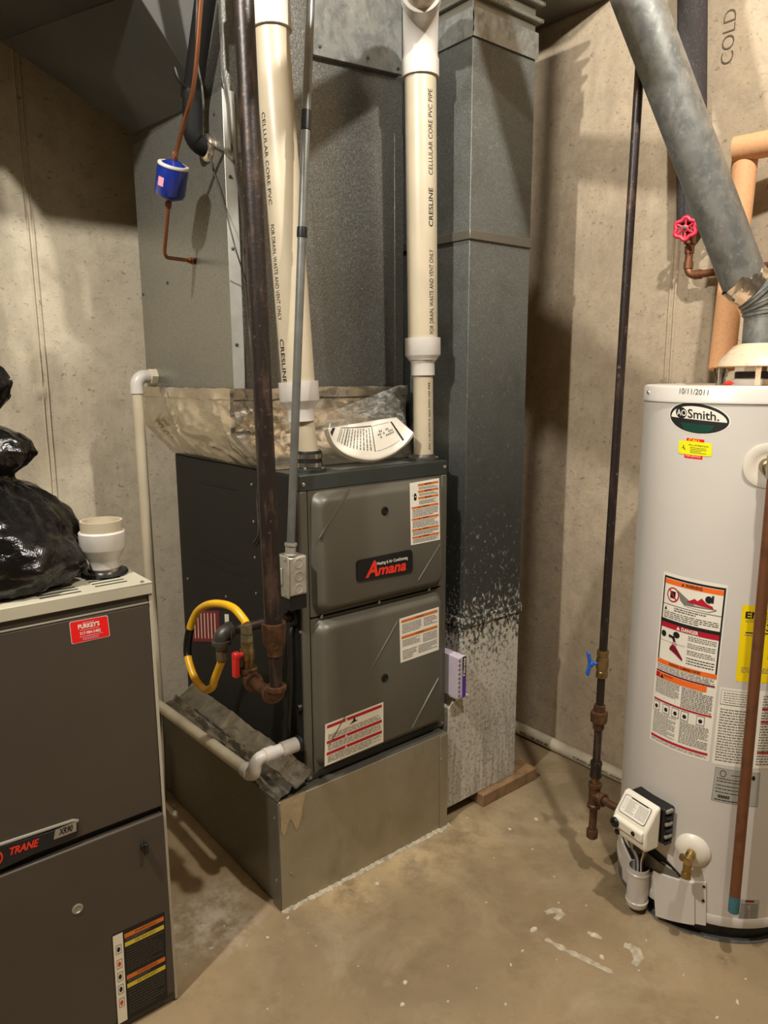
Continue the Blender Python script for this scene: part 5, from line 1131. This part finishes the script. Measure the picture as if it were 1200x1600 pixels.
mb = MB().lathe([(.0045, 0), (.0045, .014), (.011, .016), (.011, .022), (.006, .026)], at_z(zv) + hd_ * .012, hd_, 12)
c_ = at_z(zv) + hd_ * .034; tt = Vector((-hd_.y, hd_.x, 0)); 
for s_ in (1, -1): mb.hexa([c_ + tt * -.008 - hd_ * .004, c_ + tt * .008 - hd_ * .004, c_ + tt * .008 + hd_ * .004, c_ + tt * -.008 + hd_ * .004], [c_ + Vector((0, 0, .034 * s_)) + tt * -.009 + hd_ * .004, c_ + Vector((0, 0, .034 * s_)) + tt * .009 + hd_ * .004, c_ + Vector((0, 0, .034 * s_)) + tt * .009 + hd_ * .011, c_ + Vector((0, 0, .034 * s_)) + tt * -.009 + hd_ * .011])
mb.build('valve_handle', 'blue_plastic', hg, bevel=.002)['label'] = 'blue butterfly handle'
tube('nipple', 'black_iron', hg, [at_z(zv - .03), at_z(zu + .02)], .0112, 16)
lathe('union', 'rust_iron', hg, [(.0112, -.042), (.016, -.04), (.0165, -.02), (.0235, -.018), (.0245, .006), (.0235, .012), (.0165, .014), (.0165, .032), (.0112, .034)], at_z(zu), seg=8)
tube('nipple', 'black_iron', hg, [at_z(zu - .03), at_z(zc_ + .01)], .0112, 16)
lathe('coupling', 'black_iron', hg, [(.0112, -.025), (.0165, -.024), (.0175, -.018), (.0155, -.012), (.0155, .012), (.0175, .018), (.0165, .024), (.0112, .025)], at_z(zc_), seg=18)
tube('nipple', 'brass', hg, [at_z(zc_ - .02), at_z(zte + .03)], .0115, 14)
vin = p_in = None
gvp = frame_at(1019, 1270)
vin = gvp[0] + gvp[1] * .02 + (-t_ * .06) + Vector((0, 0, .0)); vin.z = zte
dt = (Vector((vin.x, vin.y, 0)) - Vector((at_z(zte).x, HY, 0))).normalized()
mb = MB().tube([at_z(zte + .035), at_z(zte - .035)], .0165, 18); mb.tube([at_z(zte), at_z(zte) + dt * .034], .0165, 18)
for o_, ax_ in ((at_z(zte + .037), (0, 0, -1)), (at_z(zte - .037), (0, 0, 1)), (at_z(zte) + dt * .036, -dt)): mb.lathe([(.0115, 0), (.0195, 0), (.0195, .009), (.016, .012)], o_, ax_, 18)
mb.build('tee', 'rust_iron', hg)
tube('branch', 'rust_iron', hg, [at_z(zte) + dt * .02, vin + dt * .03], .0112, 16)
tube('drip_leg', 'rust_iron', hg, [at_z(zte - .03), at_z(zcap + .01)], .0112, 16)
lathe('cap', 'rust_iron', hg, [(0, -.014), (.012, -.0135), (.0165, -.009), (.0165, .012), (.0145, .015), (.0112, .015)], at_z(zcap), seg=18)

# ================================================================== floor pipe, debris
fpipe = thing('floor_drain_pipe', 'white PVC pipe lying on the floor along the right wall', 'drain pipe')
tube('pipe', 'pvc_dirty', fpipe, [(XR - .026, -2.6, .0242), (XR - .026, YB - .03, .0242)], .0241, 20)
sp_ = Vector((-1, 0, .45)).normalized()
print_on_pipe(fpipe, (XR - .026, .24, .0242), (XR - .026, .1, .0242), .0241, Vector((-1, 0, .0)), 'PVC 1120  SCH 40', .013, frm=0, to=1, bold=.02)
print_on_pipe(fpipe, (XR - .026, -.02, .0242), (XR - .026, -.4, .0242), .0241, Vector((-1, 0, .0)), 'CRESLINE PVC-DWV  ASTM D 2665', .013, frm=0, to=1, bold=.02)

# flakes of plaster and paint on the floor
def chip(q, size, seed, h=.003, asp=1.0, rot=0.0):
    r = random.Random(seed); n = 7; p = pix(*q, z=0); out = []
    for i in range(n):
        a = 2 * pi * i / n; rad = size * (.6 + .6 * r.random()); x, y = rad * cos(a) * asp, rad * sin(a); out.append((x * cos(rot) - y * sin(rot), x * sin(rot) + y * cos(rot)))
    mb = MB(); mb.add([(p.x + x, p.y + y, .0003) for x, y in out] + [(p.x + x * .75, p.y + y * .75, h * (.6 + .5 * r.random())) for x, y in out], [tuple(range(n))[::-1], tuple(range(n, 2 * n))] + [(i, (i + 1) % n, n + (i + 1) % n, n + i) for i in range(n)])
    return mb.build('plaster_chip', 'chip_white', None, smooth=0)
chips = [((833, 1453), .011), ((928, 1461), .014), ((817, 1486), .006), ((798, 1508), .005), ((940, 1495), .012), ((838, 1280), .010), ((797, 1296), .006), ((730, 1278), .006), ((772, 1341), .004), ((832, 1327), .004), ((873, 1411), .005), ((916, 1415), .004), ((760, 1410), .004), ((998, 1517), .005), ((790, 1570), .006), ((1152, 1566), .006), ((1068, 1524), .004),
         ((590, 1380), .007), ((588, 1381), .006), ((633, 1535), .009), ((629, 1570), .008), ((418, 1465), .005), ((386, 1478), .004), ((350, 1447), .004), ((330, 1482), .006), ((290, 1507), .004), ((418, 1577), .004), ((494, 1478), .003), ((648, 1370), .003), ((573, 1410), .003), ((482, 1458), .003), ((700, 1510), .004), ((745, 1545), .004), ((866, 1370), .003), ((905, 1300), .003), ((700, 1565), .004), ((1120, 1590), .004), ((1010, 1470), .004), ((740, 1230), .003), ((450, 1434), .006), ((432, 1412), .008), ((690, 1300), .006), ((275, 1270), .014), ((272, 1258), .007), ((690, 1420), .003), ((560, 1510), .003), ((1165, 1530), .004), ((870, 1500), .004)]
spots = [((790, 1240), 'beside the wooden block under the return duct'), ((560, 1370), 'along the front of the furnace base box'), ((300, 1270), 'in the gap between old furnace and base box'), ((330, 1480), 'beside the lower right corner of the old furnace'), ((905, 1330), 'under the drip leg of the water heater gas pipe'), ((900, 1480), 'around the long plaster streak'), ((1130, 1540), 'in front of the water heater'), ((660, 1540), 'on the open middle of the floor')]
for i, (q, s_) in enumerate(chips):
    near = min(spots, key=lambda e: math.hypot(e[0][0] - q[0], e[0][1] - q[1]))[1]
    tag(chip(q, s_ * .75, i, .0015 + s_ * .15, 1.0 + .8 * (i % 3 == 0), i * 1.3), 'small white plaster flake ' + near, 'flake', 'plaster flakes ' + near)
# smears
def smear(pts, wd, label, seed=1):
    P_ = smooth_path([pix(*q, z=0) for q in pts], 8); mb = MB(); vs = []
    for i, p in enumerate(P_):
        d_ = (P_[min(i + 1, len(P_) - 1)] - P_[max(i - 1, 0)]).normalized(); s_ = Vector((-d_.y, d_.x, 0)); f_ = i / (len(P_) - 1)
        ww_ = wd * (.35 + .65 * sin(pi * (.12 + .8 * f_))) * (1 + .5 * fbm((i * .35, 0, 0), 1, seed)); vs += [p + s_ * ww_ + Vector((0, 0, .0004)), p + Vector((0, 0, .0012)), p - s_ * ww_ * .8 + Vector((0, 0, .0004))]
    fs = [(3 * i + k, 3 * i + k + 1, 3 * i + k + 4, 3 * i + k + 3) for i in range(len(P_) - 1) for k in (0, 1)]
    tag(mb.add(vs, fs).build('plaster_smear', 'smear', None, smooth=0), label, 'smear')
smear([(852, 1467), (880, 1483), (910, 1497), (940, 1512), (958, 1520)], .010, 'long straight pale plaster streak on the floor', 1)
smear([(975, 1477), (990, 1483), (996, 1497), (990, 1508)], .014, 'curved pale plaster smear near the water heater', 2)
smear([(853, 1427), (866, 1423), (876, 1427), (868, 1437)], .012, 'short pale plaster smear between the streak and the duct', 3)
smear([(918, 1457), (930, 1462), (940, 1467)], .008, 'tiny white plaster dab near the drip leg', 4)
# mineral crust along the base foot
rr = random.Random(12)
mb = MB()
for i in range(150):
    u = i / 150; x = .0 + u * .64; w0 = .006 + .010 * rr.random(); h = .002 + .007 * rr.random(); y = -.0005
    pts = [(x - .004, y), (x + .006 + .004 * rr.random(), y), (x + .005, y - w0), (x - .003, y - w0 * (.5 + .5 * rr.random()))]
    mb.add([(a, b_, .0003) for a, b_ in pts] + [(pts[0][0], pts[0][1], h), (pts[1][0], pts[1][1], h * .8), (pts[2][0], pts[2][1], .001), (pts[3][0], pts[3][1], .001)], [(3, 2, 1, 0), (4, 5, 6, 7), (0, 1, 5, 4), (1, 2, 6, 5), (2, 3, 7, 6), (3, 0, 4, 7)])
o = mb.build('mineral_crust', 'smear', None, smooth=0); tag(o, 'crusty pale mineral line along the foot of the furnace base', 'residue', kind='stuff')
